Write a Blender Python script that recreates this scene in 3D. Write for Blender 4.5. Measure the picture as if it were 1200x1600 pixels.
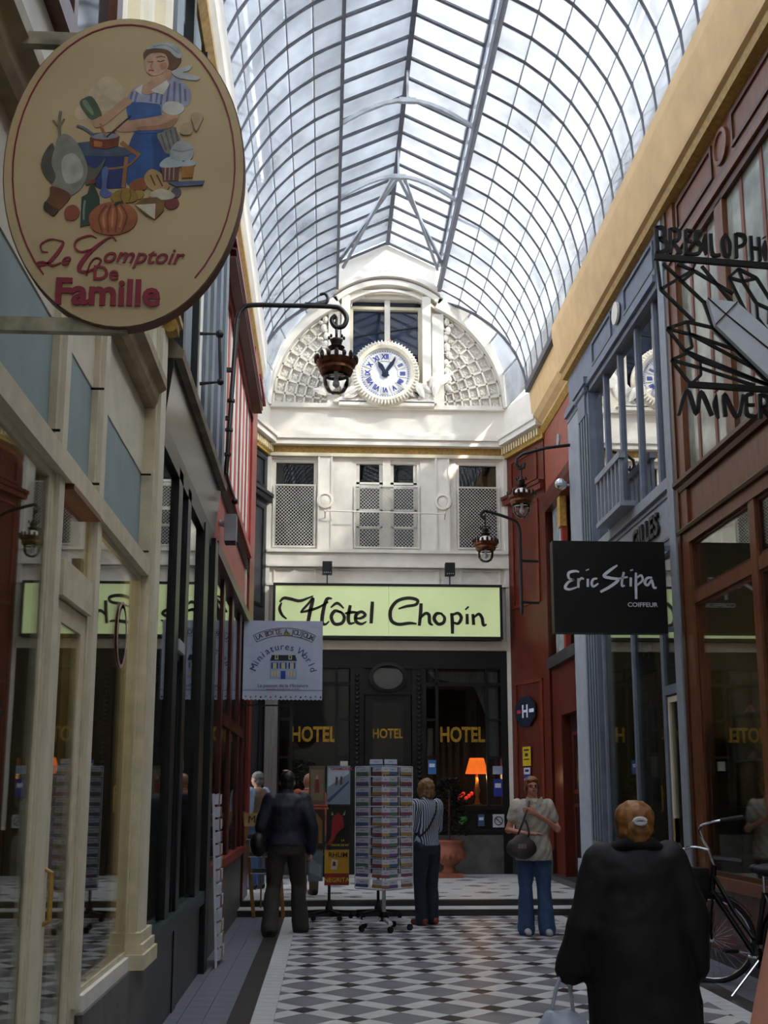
import bpy, bmesh, math, random
from mathutils import Vector, Matrix, noise
random.seed(7)
for o in list(bpy.data.objects): bpy.data.objects.remove(o)
sc = bpy.context.scene
COL = sc.collection
R = math.radians
# ---------------------------------------------------------------- camera
cam_d = bpy.data.cameras.new('camera'); cam = bpy.data.objects.new('camera', cam_d); COL.objects.link(cam)
cam.location = (0, 0, 1.5)
cam.rotation_euler = (R(90 + 10.3345), 0, R(-3.0475))
cam_d.sensor_width = 36; cam_d.lens = 1700 / 1600 * 36; cam_d.shift_y = 130 / 1600
cam_d.clip_end = 500
sc.camera = cam
# ---------------------------------------------------------------- light and exposure
sc.view_settings.view_transform = 'Standard'; sc.view_settings.look = 'None'
sc.view_settings.gamma = 1.0; sc.view_settings.use_curve_mapping = False
sc.view_settings.exposure = 1.45
world = bpy.data.worlds.new('world'); sc.world = world; world.use_nodes = True
nt = world.node_tree; nt.nodes.clear()
def N(t, ty, **k):
    n = t.nodes.new(ty)
    for a, b in k.items(): setattr(n, a, b)
    return n
wo = N(nt, 'ShaderNodeOutputWorld'); wb = N(nt, 'ShaderNodeBackground')
wc = N(nt, 'ShaderNodeTexCoord'); wn = N(nt, 'ShaderNodeTexNoise'); wr = N(nt, 'ShaderNodeValToRGB')
wn.inputs['Scale'].default_value = 3.2; wn.inputs['Detail'].default_value = 6; wn.inputs['Roughness'].default_value = .55
wr.color_ramp.elements[0].position = .36; wr.color_ramp.elements[0].color = (.42, .58, .92, 1)
wr.color_ramp.elements[1].position = .58; wr.color_ramp.elements[1].color = (1.0, .985, .97, 1)
nt.links.new(wc.outputs['Generated'], wn.inputs['Vector']); nt.links.new(wn.outputs['Fac'], wr.inputs['Fac'])
nt.links.new(wr.outputs['Color'], wb.inputs['Color']); nt.links.new(wb.outputs['Background'], wo.inputs['Surface'])
wb.inputs['Strength'].default_value = 1.7
sun_d = bpy.data.lights.new('sun', 'SUN'); sun = bpy.data.objects.new('sun', sun_d); COL.objects.link(sun)
sun_d.energy = 3.6; sun_d.angle = R(2.5); sun_d.color = (1, .95, .86)
sun.rotation_euler = Vector((-.62, .55, -.56)).to_track_quat('-Z', 'Y').to_euler()
sun.location = (12, -6, 20)

# ---------------------------------------------------------------- materials
def lin(h):
    if isinstance(h, str):
        h = h.lstrip('#'); c = [int(h[i:i+2], 16) / 255 for i in (0, 2, 4)]
        return tuple((v / 12.92 if v <= .04045 else ((v + .055) / 1.055) ** 2.4) for v in c) + (1,)
    return h
MATS = {}
def mat(name, col, rough=.6, metal=0., vary=.12, scale=6., stretch=None, bump=0., col2=None, spec=.4, emit=0.):
    if name in MATS: return MATS[name]
    m = bpy.data.materials.new(name); m.use_nodes = True; t = m.node_tree; b = t.nodes['Principled BSDF']
    c = lin(col)
    b.inputs['Roughness'].default_value = rough; b.inputs['Metallic'].default_value = metal
    b.inputs['Specular IOR Level'].default_value = spec
    tc = N(t, 'ShaderNodeTexCoord'); no = N(t, 'ShaderNodeTexNoise')
    no.inputs['Scale'].default_value = scale; no.inputs['Detail'].default_value = 5
    if stretch:
        mp = N(t, 'ShaderNodeMapping'); mp.inputs['Scale'].default_value = stretch
        t.links.new(tc.outputs['Object'], mp.inputs['Vector']); t.links.new(mp.outputs['Vector'], no.inputs['Vector'])
    else: t.links.new(tc.outputs['Object'], no.inputs['Vector'])
    rp = N(t, 'ShaderNodeValToRGB'); rp.color_ramp.elements[0].position = .3; rp.color_ramp.elements[1].position = .7
    k = lin(col2) if col2 else tuple(x * (1 - vary * 2) for x in c[:3]) + (1,)
    rp.color_ramp.elements[0].color = k; rp.color_ramp.elements[1].color = tuple(min(1, x * (1 + (0 if col2 else vary * .5))) for x in c[:3]) + (1,)
    t.links.new(no.outputs['Fac'], rp.inputs['Fac']); t.links.new(rp.outputs['Color'], b.inputs['Base Color'])
    if bump:
        bp = N(t, 'ShaderNodeBump'); bp.inputs['Strength'].default_value = bump; bp.inputs['Distance'].default_value = .02
        t.links.new(no.outputs['Fac'], bp.inputs['Height']); t.links.new(bp.outputs['Normal'], b.inputs['Normal'])
    if emit:
        t.links.new(rp.outputs['Color'], b.inputs['Emission Color']); b.inputs['Emission Strength'].default_value = emit
    MATS[name] = m; return m
def glassmat(name, tint=(.9, .93, .92), trans=1.0, ior=1.5, diffuse=0., dcol=(.8, .85, .85), rough=0., boost=1.0):
    if name in MATS: return MATS[name]
    m = bpy.data.materials.new(name); m.use_nodes = True; t = m.node_tree; t.nodes.clear()
    out = N(t, 'ShaderNodeOutputMaterial'); tr = N(t, 'ShaderNodeBsdfTransparent'); tr.inputs['Color'].default_value = (*tint, 1)
    base = tr.outputs[0]
    if diffuse:
        tl = N(t, 'ShaderNodeBsdfTranslucent'); tl.inputs['Color'].default_value = (*dcol, 1)
        df = N(t, 'ShaderNodeBsdfDiffuse'); df.inputs['Color'].default_value = (*dcol, 1)
        m1 = N(t, 'ShaderNodeMixShader'); m1.inputs[0].default_value = .25
        t.links.new(tl.outputs[0], m1.inputs[1]); t.links.new(df.outputs[0], m1.inputs[2])
        # streaks of dirt vary how frosted the pane is
        tc = N(t, 'ShaderNodeTexCoord'); no = N(t, 'ShaderNodeTexNoise'); no.inputs['Scale'].default_value = 1.3; no.inputs['Detail'].default_value = 4
        mr = N(t, 'ShaderNodeMapRange'); mr.inputs['From Min'].default_value = .3; mr.inputs['From Max'].default_value = .7
        mr.inputs['To Min'].default_value = max(0, diffuse - .12); mr.inputs['To Max'].default_value = min(1, diffuse + .12)
        t.links.new(tc.outputs['Object'], no.inputs['Vector']); t.links.new(no.outputs['Fac'], mr.inputs['Value'])
        m2 = N(t, 'ShaderNodeMixShader'); t.links.new(mr.outputs[0], m2.inputs[0])
        t.links.new(base, m2.inputs[1]); t.links.new(m1.outputs[0], m2.inputs[2]); base = m2.outputs[0]
    gl = N(t, 'ShaderNodeBsdfGlossy'); gl.inputs['Roughness'].default_value = rough; gl.inputs['Color'].default_value = (1, 1, 1, 1)
    fr = N(t, 'ShaderNodeFresnel'); fr.inputs['IOR'].default_value = ior
    mu = N(t, 'ShaderNodeMath', operation='MULTIPLY', use_clamp=True); mu.inputs[1].default_value = boost
    mx = N(t, 'ShaderNodeMixShader'); t.links.new(fr.outputs[0], mu.inputs[0]); t.links.new(mu.outputs[0], mx.inputs[0])
    t.links.new(base, mx.inputs[1]); t.links.new(gl.outputs[0], mx.inputs[2]); t.links.new(mx.outputs[0], out.inputs['Surface'])
    MATS[name] = m; return m
def emitmat(name, col, strength):
    if name in MATS: return MATS[name]
    m = bpy.data.materials.new(name); m.use_nodes = True; t = m.node_tree; t.nodes.clear()
    out = N(t, 'ShaderNodeOutputMaterial'); e = N(t, 'ShaderNodeEmission'); e.inputs['Color'].default_value = lin(col); e.inputs['Strength'].default_value = strength
    t.links.new(e.outputs[0], out.inputs['Surface']); MATS[name] = m; return m

CREAM = mat('cream paint', '#cfc3a4', .55, vary=.1, scale=9, bump=.05)
CREAM2 = mat('cream panel', '#d3c9b0', .6, vary=.06)
PLASTER = mat('cracked white plaster', '#ded9cf', .8, vary=.1, scale=3, bump=.1)
WHITE = mat('white stucco', '#e6dfd2', .75, vary=.05, scale=3)
WHITE2 = mat('white paint', '#e0d9cb', .6, vary=.05)
YELLOW = mat('ochre cornice paint', '#d6b27c', .65, vary=.07, scale=4)
GILT = mat('gilt moulding', '#b08a3e', .45, vary=.2, scale=20)
BLUEGREY = mat('blue grey blind', '#8d9c9a', .7, vary=.06, scale=4)
BLACKWOOD = mat('black green paint', '#15191a', .35, vary=.2, scale=8)
DARKWOOD = mat('black wood', '#0b0908', .45, vary=.25, scale=10, stretch=(6, 6, 1))
SLATEPANEL = mat('polished dark stone', '#33352f', .2, vary=.25, scale=2.2, stretch=(1, 1, .4))
BLUEWOOD = mat('blue grey wood', '#667079', .5, vary=.14, scale=8, stretch=(8, 8, 1))
BLUEPAINT = mat('steel blue paint', '#6c7484', .5, vary=.1, scale=6)
BLUELIGHT = mat('pale blue grey paint', '#8e949c', .55, vary=.08, scale=6)
REDPAINT = mat('brick red paint', '#8a2b24', .4, vary=.14, scale=6)
REDLIGHT = mat('rose red paint', '#b05a52', .5, vary=.12, scale=6)
REDDARK = mat('oxblood paint', '#4a1714', .35, vary=.2, scale=8)
BROWNWOOD = mat('red brown wood', '#5a2213', .38, vary=.22, scale=5, stretch=(6, 6, .7))
OAK = mat('brown varnished wood', '#74452a', .35, vary=.2, scale=5, stretch=(5, 5, .8))
OAKDARK = mat('dark varnished wood', '#4e2a17', .35, vary=.2, scale=5, stretch=(5, 5, .8))
IRON = mat('black iron', '#0c0c0e', .5, vary=.2, scale=15)
STEEL = mat('grey roof iron', '#4f5058', .5, vary=.12, scale=10)
STEELLT = mat('pale painted iron', '#9fa3a8', .5, vary=.1, scale=10)
STONE = mat('grey stone', '#5d5956', .45, vary=.22, scale=5, bump=.08)
STONEDARK = mat('dark grey stone', '#3a3a3b', .4, vary=.25, scale=6)
MARBLE = mat('reddish marble', '#6b3e33', .25, vary=.35, scale=4)
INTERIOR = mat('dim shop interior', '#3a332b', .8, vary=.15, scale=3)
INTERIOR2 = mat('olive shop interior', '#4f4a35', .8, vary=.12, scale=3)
GROUT = mat('floor joint', '#3d3b3d', .8)
TGREY = mat('grey floor tile', '#77757a', .35, vary=.08, scale=5)
TDARK = mat('black floor tile', '#2c262b', .35, vary=.15, scale=5)
TWHITE = mat('white floor tile', '#c3c2c0', .35, vary=.08, scale=5)
TSIDE = mat('slate blue floor tile', '#6f7078', .38, vary=.08, scale=5)
TBAND = mat('charcoal floor band', '#37322f', .4, vary=.12, scale=5)
SHOPGLASS = glassmat('shop glass', (.86, .9, .87), ior=1.45, boost=.75)
ROOFGLASS = glassmat('frosted roof glass', (.93, .96, .98), diffuse=.38, dcol=(.9, .93, .95), ior=1.35)
CLEARGLASS = glassmat('lantern glass', (.95, .95, .95), ior=1.4)
DARKGLASS = mat('dark window glass', '#1b222b', .06, vary=.2, scale=2, spec=.8)

# ---------------------------------------------------------------- mesh helpers
class MB:
    def __init__(s): s.v = []; s.f = []; s.mi = []; s.m = 0
    def add(s, vs, fs):
        b = len(s.v); s.v += [tuple(p) for p in vs]; s.f += [tuple(i + b for i in f) for f in fs]; s.mi += [s.m] * len(fs); return s
    def box(s, x0, x1, y0, y1, z0, z1):
        if x0 > x1: x0, x1 = x1, x0
        if y0 > y1: y0, y1 = y1, y0
        if z0 > z1: z0, z1 = z1, z0
        return s.add([(x0,y0,z0),(x1,y0,z0),(x1,y1,z0),(x0,y1,z0),(x0,y0,z1),(x1,y0,z1),(x1,y1,z1),(x0,y1,z1)],
                     [(3,2,1,0),(4,5,6,7),(0,1,5,4),(1,2,6,5),(2,3,7,6),(3,0,4,7)])
    def bar(s, a, b, w, h=None, up=(0, 0, 1)):
        """rectangular bar from a to b, w across, h along up"""
        h = h or w; a = Vector(a); b = Vector(b); d = (b - a).normalized(); u = Vector(up)
        if abs(d.dot(u)) > .99: u = Vector((0, 1, 0)) if abs(d.y) < .9 else Vector((1, 0, 0))
        x = d.cross(u).normalized(); u = x.cross(d).normalized(); vs = []
        for p in (a, b):
            for i, j in ((-1,-1),(1,-1),(1,1),(-1,1)): vs.append(p + x * (i * w / 2) + u * (j * h / 2))
        return s.add(vs, [(3,2,1,0),(4,5,6,7),(0,1,5,4),(1,2,6,5),(2,3,7,6),(3,0,4,7)])
    def tube(s, pts, r, n=8, caps=True):
        pts = [Vector(p) for p in pts]; rs = r if isinstance(r, (list, tuple)) else [r] * len(pts)
        t0 = (pts[1] - pts[0]).normalized(); u = Vector((0, 0, 1)) if abs(t0.z) < .9 else Vector((0, 1, 0))
        u = (u - t0 * u.dot(t0)).normalized(); vs = []; fs = []
        for i, p in enumerate(pts):
            t = (pts[min(i + 1, len(pts) - 1)] - pts[max(i - 1, 0)])
            t = t.normalized() if t.length > 1e-9 else t0
            u = u - t * u.dot(t); u = u.normalized() if u.length > 1e-6 else t.orthogonal().normalized()
            w = t.cross(u)
            for k in range(n):
                a = 2 * math.pi * k / n; vs.append(p + (u * math.cos(a) + w * math.sin(a)) * rs[i])
        for i in range(len(pts) - 1):
            for k in range(n):
                a = i * n + k; b = i * n + (k + 1) % n; fs.append((a, b, b + n, a + n))
        if caps: fs.append(tuple(range(n - 1, -1, -1))); fs.append(tuple(range((len(pts) - 1) * n, len(pts) * n)))
        return s.add(vs, fs)
    def loft(s, rings, caps=True):
        n = len(rings[0]); vs = [p for r in rings for p in r]; fs = []
        for i in range(len(rings) - 1):
            for k in range(n):
                a = i * n + k; b = i * n + (k + 1) % n; fs.append((a, b, b + n, a + n))
        if caps: fs.append(tuple(range(n - 1, -1, -1))); fs.append(tuple(range((len(rings) - 1) * n, len(rings) * n)))
        return s.add(vs, fs)
    def lathe(s, prof, c=(0, 0, 0), n=20, axis='z', sx=1., sy=1.):
        rings = []
        for r, z in prof:
            ring = []
            for k in range(n):
                a = 2 * math.pi * k / n; x = math.cos(a) * r * sx; y = math.sin(a) * r * sy
                p = (x, y, z) if axis == 'z' else ((x, -z, y) if axis == 'y' else (z, x, y))
                ring.append((p[0] + c[0], p[1] + c[1], p[2] + c[2]))
            rings.append(ring)
        return s.loft(rings)
    def ball(s, c, r, n=12, m=8):
        r = r if isinstance(r, (tuple, list)) else (r, r, r)
        prof = []
        rings = []
        for i in range(m + 1):
            a = math.pi * (i / m) ; a = min(max(a, .03), math.pi - .03)
            rings.append([(c[0] + r[0] * math.sin(a) * math.cos(2 * math.pi * k / n), c[1] + r[1] * math.sin(a) * math.sin(2 * math.pi * k / n), c[2] - r[2] * math.cos(a)) for k in range(n)])
        return s.loft(rings)
    def prism(s, poly, a, b, plane='xz'):
        """poly in the given plane, extruded between a and b on the remaining axis"""
        def P(p, t):
            return {'xz': (p[0], t, p[1]), 'yz': (t, p[0], p[1]), 'xy': (p[0], p[1], t)}[plane]
        n = len(poly); ar = sum(poly[i][0] * poly[(i+1) % n][1] - poly[(i+1) % n][0] * poly[i][1] for i in range(n))
        if ar < 0: poly = poly[::-1]
        vs = [P(p, a) for p in poly] + [P(p, b) for p in poly]
        fs = [tuple(range(n - 1, -1, -1)), tuple(range(n, 2 * n))] + [(i, (i + 1) % n, n + (i + 1) % n, n + i) for i in range(n)]
        return s.add(vs, fs)
    def frame(s, y0, y1, z0, z1, w, x0, x1, plane='yz'):
        """rectangular picture-frame border"""
        B = (lambda a, b, c, d: s.box(x0, x1, a, b, c, d)) if plane == 'yz' else (lambda a, b, c, d: s.box(a, b, x0, x1, c, d))
        B(y0, y0 + w, z0, z1); B(y1 - w, y1, z0, z1); B(y0 + w, y1 - w, z0, z0 + w); B(y0 + w, y1 - w, z1 - w, z1); return s
    def build(s, name, m, parent=None, local=False, smooth=False):
        me = bpy.data.meshes.new(name)
        off = Vector((0, 0, 0))
        if parent is not None and not local:
            p = parent
            while p is not None: off += Vector(p.location); p = p.parent
        me.from_pydata([tuple(Vector(p) - off) for p in s.v], [], s.f)
        ms = m if isinstance(m, (list, tuple)) else [m]
        for q in ms: me.materials.append(q)
        if len(ms) > 1:
            for p, i in zip(me.polygons, s.mi): p.material_index = min(i, len(ms) - 1)
        bm = bmesh.new(); bm.from_mesh(me); bmesh.ops.recalc_face_normals(bm, faces=bm.faces); bm.to_mesh(me); bm.free()
        if smooth:
            for p in me.polygons: p.use_smooth = True
        o = bpy.data.objects.new(name, me); COL.objects.link(o); o.parent = parent
        return o
def box(name, m, parent, *a): return MB().box(*a).build(name, m, parent)
def tag(o, label, cat, group=None):
    o['label'] = label; o['category'] = cat
    if group: o['group'] = group
    return o
def thing(name, label, cat, loc=(0, 0, 0), rotz=0., group=None):
    o = bpy.data.objects.new(name, None); COL.objects.link(o); o.location = loc; o.rotation_euler = (0, 0, rotz); o.empty_display_size = .1
    return tag(o, label, cat, group)
def sub(name, parent, loc):
    o = bpy.data.objects.new(name, None); COL.objects.link(o); o.parent = parent; off = Vector((0, 0, 0)); p = parent
    while p is not None: off += Vector(p.location); p = p.parent
    o.location = Vector(loc) - off; return o
def struct(name, label=None, loc=(0, 0, 0)):
    o = bpy.data.objects.new(name, None); COL.objects.link(o); o.location = loc; o['kind'] = 'structure'
    if label: o['label'] = label
    return o
def inst(src, loc, parent, rot=None, scale=None, name=None):
    o = bpy.data.objects.new(name or src.name.split('.')[0], src.data if hasattr(src, 'data') else src); COL.objects.link(o); o.parent = parent; o.location = loc
    if rot: o.rotation_euler = rot
    if scale: o.scale = scale
    return o
def spline(pts, k=6, closed=False):
    """Catmull-Rom through points of any dimension"""
    P = [tuple(p) for p in pts]; n = len(P); out = []; rng = range(n if closed else n - 1)
    g = (lambda i: P[i % n]) if closed else (lambda i: P[min(max(i, 0), n - 1)])
    for i in rng:
        a, b, c, d = g(i - 1), g(i), g(i + 1), g(i + 2)
        for j in range(k):
            t = j / k
            out.append(tuple(.5 * (2 * b[q] + (c[q] - a[q]) * t + (2 * a[q] - 5 * b[q] + 4 * c[q] - d[q]) * t * t + (3 * b[q] - a[q] - 3 * c[q] + d[q]) * t ** 3) for q in range(len(b))))
    if not closed: out.append(P[-1])
    return out
def textmesh(body, size, depth=.004, bold=0., align='CENTER', shear=0., sx=1.):
    cu = bpy.data.curves.new('t', 'FONT'); cu.body = body; cu.size = size; cu.extrude = depth / 2; cu.offset = bold; cu.align_x = align; cu.align_y = 'CENTER'; cu.shear = shear; cu.resolution_u = 3
    o = bpy.data.objects.new('t', cu); COL.objects.link(o)
    me = bpy.data.meshes.new_from_object(o.evaluated_get(bpy.context.evaluated_depsgraph_get()))
    bpy.data.objects.remove(o); bpy.data.curves.remove(cu)
    for v in me.vertices: v.co.x *= sx
    me.materials.clear(); return me
FACE = {'-y': Matrix.Rotation(R(90), 4, 'X'), '+x': Matrix.Rotation(R(90), 4, 'Z') @ Matrix.Rotation(R(90), 4, 'X'), '-x': Matrix.Rotation(R(-90), 4, 'Z') @ Matrix.Rotation(R(90), 4, 'X')}
def text(name, body, size, pos, m, parent, face='-y', roll=0., **k):
    """lettering standing on a surface: face says which way it looks"""
    me = textmesh(body, size, **k); me.transform(FACE[face] @ Matrix.Rotation(roll, 4, 'Z')); me.materials.append(m)
    o = bpy.data.objects.new(name, me); COL.objects.link(o); o.parent = parent
    off = Vector((0, 0, 0)); p = parent
    while p is not None: off += Vector(p.location); p = p.parent
    o.location = Vector(pos) - off
    return o
def strokes(mb, lines, w, y, depth=.01, sc=1., ox=0., oz=0., k=6):
    """brush lettering: each line is [(x, z[, width factor])...]; ribbons in the xz plane facing -y"""
    for ln in lines:
        pts = spline([(p[0], p[1], p[2] if len(p) > 2 else 1.) for p in ln], k) if len(ln) > 2 else [(p[0], p[1], p[2] if len(p) > 2 else 1.) for p in ln]
        L = []; Rr = []
        for i, p in enumerate(pts):
            a = pts[max(i - 1, 0)]; b = pts[min(i + 1, len(pts) - 1)]; dx, dz = b[0] - a[0], b[1] - a[1]; l = math.hypot(dx, dz) or 1
            nx, nz = -dz / l, dx / l; h = w * p[2] / 2
            L.append((ox + (p[0] + nx * h) * sc, oz + (p[1] + nz * h) * sc)); Rr.append((ox + (p[0] - nx * h) * sc, oz + (p[1] - nz * h) * sc))
        n = len(pts); vs = [(q[0], y, q[1]) for q in L] + [(q[0], y, q[1]) for q in Rr] + [(q[0], y + depth, q[1]) for q in L] + [(q[0], y + depth, q[1]) for q in Rr]
        fs = []
        for i in range(n - 1):
            fs += [(i, i + 1, n + i + 1, n + i), (2*n + i, 3*n + i, 3*n + i + 1, 2*n + i + 1), (i, 2*n + i, 2*n + i + 1, i + 1), (n + i, n + i + 1, 3*n + i + 1, 3*n + i)]
        fs += [(0, n, 3*n, 2*n), (n - 1, 3*n - 1, 4*n - 1, 2*n - 1)]
        mb.add(vs, fs)
    return mb
def clip(poly, x0, x1, y0, y1):
    for ax, lim, sg in ((0, x0, 1), (0, x1, -1), (1, y0, 1), (1, y1, -1)):
        out = []
        for i in range(len(poly)):
            a, b = poly[i - 1], poly[i]; ia = (a[ax] - lim) * sg >= 0; ib = (b[ax] - lim) * sg >= 0
            if ia != ib:
                t = (lim - a[ax]) / (b[ax] - a[ax]); out.append((a[0] + (b[0] - a[0]) * t, a[1] + (b[1] - a[1]) * t))
            if ib: out.append(b)
        poly = out
        if not poly: return []
    return poly

# ================================================================= STRUCTURE: floor
XL, XR = -1.07, 3.6
floor = struct('floor', 'patterned tile floor of the arcade with black and grey diamonds')
fb = MB(); fb.box(-9, 8, -9, 14.1, -.25, -.006); fb.build('floor_bed', GROUT, floor)
def tiles():
    S = .672 / math.sqrt(2); g = .6667 * S / 2; d = .3333 * S / 2; J = .0018
    X0, X1 = -.33, 2.815
    c45 = math.cos(R(45))
    def rect(u, v, hu, hv, ya, yb):
        q = [(u - hu + J, v - hv + J), (u + hu - J, v - hv + J), (u + hu - J, v + hv - J), (u - hu + J, v + hv - J)]
        q = [((a - b) * c45 - .135, (a + b) * c45 + 10.77) for a, b in q]
        return clip(q, X0, X1, ya, yb)
    far = {'white_tile': MB(), 'grey_tile': MB(), 'black_tile': MB()}
    mm = {'white_tile': TWHITE, 'grey_tile': TGREY, 'black_tile': TDARK}
    for i in range(-60, 40):
        for j in range(-60, 40):
            u, v = i * S, j * S
            y = (u + v) * c45 + 10.77; x = (u - v) * c45 - .135
            if x < -1.2 or x > 3.6 or y < -9 or y > 14.6: continue
            for nm, a in (('black_tile', (u, v, d, d)), ('grey_tile', (u + S/2, v + S/2, g, g)), ('white_tile', (u + S/2, v, g, d)), ('white_tile', (u, v + S/2, d, g))):
                near = y < 7.3
                q = rect(*a, -9 if near else -9, 13.98)
                if len(q) < 3: continue
                if near: far[nm].prism(q, -.006, 0, 'xy')
                else: MB().prism(q, -.006, random.uniform(-.0006, .0006), 'xy').build(nm, mm[nm], floor)
    for nm, b in far.items():
        if b.f: o = b.build(nm.replace('tile', 'tiling'), mm[nm], floor); o['kind'] = 'stuff'
    # border strips: white, charcoal, slate on both sides
    def strip(nm, m, x0, x1, py, n):
        w = (x1 - x0) / n; proto = None; bulk = MB()
        rows = int((14.0 + 9) / py)
        for r in range(rows):
            y = 13.98 - (r + 1) * py
            for c in range(n):
                if y > 7.0:
                    if proto is None:
                        proto = MB().box(-w/2 + J, w/2 - J, -py/2 + J, py/2 - J, -.006, 0).build(nm, m, floor); proto.location = (x0 + w * (c + .5), y + py/2, 0)
                    else: inst(proto, (x0 + w * (c + .5), y + py/2, 0), floor, name=nm)
                else: bulk.box(x0 + w * c + J, x0 + w * (c + 1) - J, y + J, y + py - J, -.006, 0)
        o = bulk.build(nm + '_run', m, floor); o['kind'] = 'stuff'
    for x0, x1, nm, m, py, n in ((-.485, -.33, 'white_border_tile', TWHITE, .155, 1), (-.64, -.485, 'charcoal_border_tile', TBAND, .31, 1), (-1.3, -.64, 'slate_border_tile', TSIDE, .22, 4),
                        (2.815, 2.98, 'white_border_tile', TWHITE, .155, 1), (2.98, 3.14, 'charcoal_border_tile', TBAND, .31, 1), (3.14, 3.62, 'slate_border_tile', TSIDE, .22, 3)):
        strip(nm, m, x0, x1, py, n)
tiles()
# two low steps to the raised crossing in front of the hotel
st = MB(); st.box(-1.2, 3.7, 13.98, 14.45, -.2, .075); st.build('lower_step', TBAND, floor)
st = MB(); st.box(-1.2, 3.7, 14.02, 14.42, .075, .079); st.build('step_tread', TWHITE, floor)
st = MB(); st.box(-8, 8, 14.45, 22, -.2, .146); st.build('upper_step', TBAND, floor)
st = MB(); st.box(-8, 8, 14.57, 22, .146, .15)
st.build('landing_paving', mat('landing tile', '#b9b8b4', .4, vary=.08, scale=4), floor)
for i in range(9):
    for j in range(7):
        x = -.7 + i * .52 + (j % 2) * .26; y = 14.95 + j * .55
        for a, b in ((0, 0), (.17, .0), (.085, .1), (.085, -.1)) if (i + j) % 2 == 0 else ((0, 0),):
            if random.random() < .75: MB().prism([(x + a - .08, y + b), (x + a, y + b - .05), (x + a + .08, y + b), (x + a, y + b + .05)], .15, .152, 'xy').build('black_inlay', TDARK, floor)

# ================================================================= STRUCTURE: glass roof
CX, CZ, RR = 1.08, 8.45, 2.36          # vault axis and radius
BX = .97                                # half width of the raised ridge lantern
A0 = math.acos(BX / RR)                 # angle of the beam above the horizontal
EZ, AZ = 11.3, 11.76                    # eave and apex of the lantern
NP = 7
YE = 19.0
roof = struct('ceiling', 'barrel vaulted glass roof with iron ribs and raised ridge')
def vp(side, t):                        # t 0..1 from springing to beam
    a = A0 * t; return (CX + side * RR * math.cos(a), CZ + RR * math.sin(a))
ys = [19.0 - .44 * k for k in range(0, 64)]
YC = 17.75                              # the chamfered corner starts here
panes = []; bulk = MB()
def quad(ps, visible, th=.006):
    P = [Vector(p) for p in ps]; n = (P[1] - P[0]).cross(P[2] - P[0]).normalized() * th
    vs = P + [p + n for p in P]; k = len(P)
    fs = [tuple(range(k - 1, -1, -1)), tuple(range(k, 2 * k))] + [(i, (i + 1) % k, k + (i + 1) % k, k + i) for i in range(k)]
    if visible: MB().add(vs, fs).build('pane', ROOFGLASS, roof)
    else: bulk.add(vs, fs)
cnt = 0
for side in (-1, 1):
    for k in range(len(ys) - 1):
        y1, y0 = ys[k], ys[k + 1]
        for j in range(NP):
            a, b = vp(side, j / NP), vp(side, (j + 1) / NP)
            # the corner is cut by a big plain facet between springing point and beam
            fa = YC + (YE - YC) * (j / NP) ** 1.0; fbn = YC + (YE - YC) * ((j + 1) / NP)
            t1a, t1b = min(y1, fa), min(y1, fbn)
            if t1b <= y0 + .02: continue
            t1a = max(t1a, y0)
            quad([(a[0], y0, a[1]), (b[0], y0, b[1]), (b[0], t1b, b[1]), (a[0], t1a, a[1])], y0 > 9.0 - j * .0 and (j > 0 or y0 > 10) and y0 + (b[1] - 8.4) * -.55 > 8.2)
        visible = y0 > 10.6
        quad([(CX + side * BX, y0, EZ), (CX, y0, AZ), (CX, y1, AZ), (CX + side * BX, y1, EZ)], visible)
        quad([(CX + side * BX, y0, EZ - .45), (CX + side * BX, y0, EZ), (CX + side * BX, y1, EZ), (CX + side * BX, y1, EZ - .45)], False)
bo = bulk.build('pane_run', ROOFGLASS, roof); bo['kind'] = 'stuff'
# ribs, purlins, beams
for side in (-1, 1):
    for k, y in enumerate(ys):
        m = MB(); pts = []
        for j in range(15):
            t = j / 14
            if y > YC and t < (y - YC) / (YE - YC): continue
            p = vp(side, t); pts.append((p[0], y, p[1]))
        if len(pts) > 1:
            for a, b in zip(pts, pts[1:]): m.bar(a, b, .035, .05, up=(0, 1, 0))
            if y < YE - .1: m.build('rib', STEEL, roof)
        MB().bar((CX + side * BX, y, EZ - .02), (CX, y, AZ - .02), .03, .05, up=(0, 1, 0)).build('rafter', STEEL, roof)
    for j in range(1, NP):
        p = vp(side, j / NP); MB().bar((p[0], -9, p[1]), (p[0], YC + (YE - YC) * j / NP, p[1]), .02, .014).build('purlin', STEELLT, roof)
    x = CX + side * BX
    MB().box(x - .05, x + .05, -9, YE, EZ - .62, EZ - .45).build('beam', STEEL, roof)
    MB().box(x - .03, x + .03, -9, YE, EZ - .03, EZ + .03).build('eave_bar', STEEL, roof)
    p = vp(side, 0); MB().box(p[0] - .05, p[0] + .05, -9, YC, p[1] - .12, p[1]).build('gutter', STEEL, roof)
MB().box(CX - .035, CX + .035, -9, YE, AZ - .07, AZ + .02).build('ridge_bar', STEEL, roof)
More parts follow.
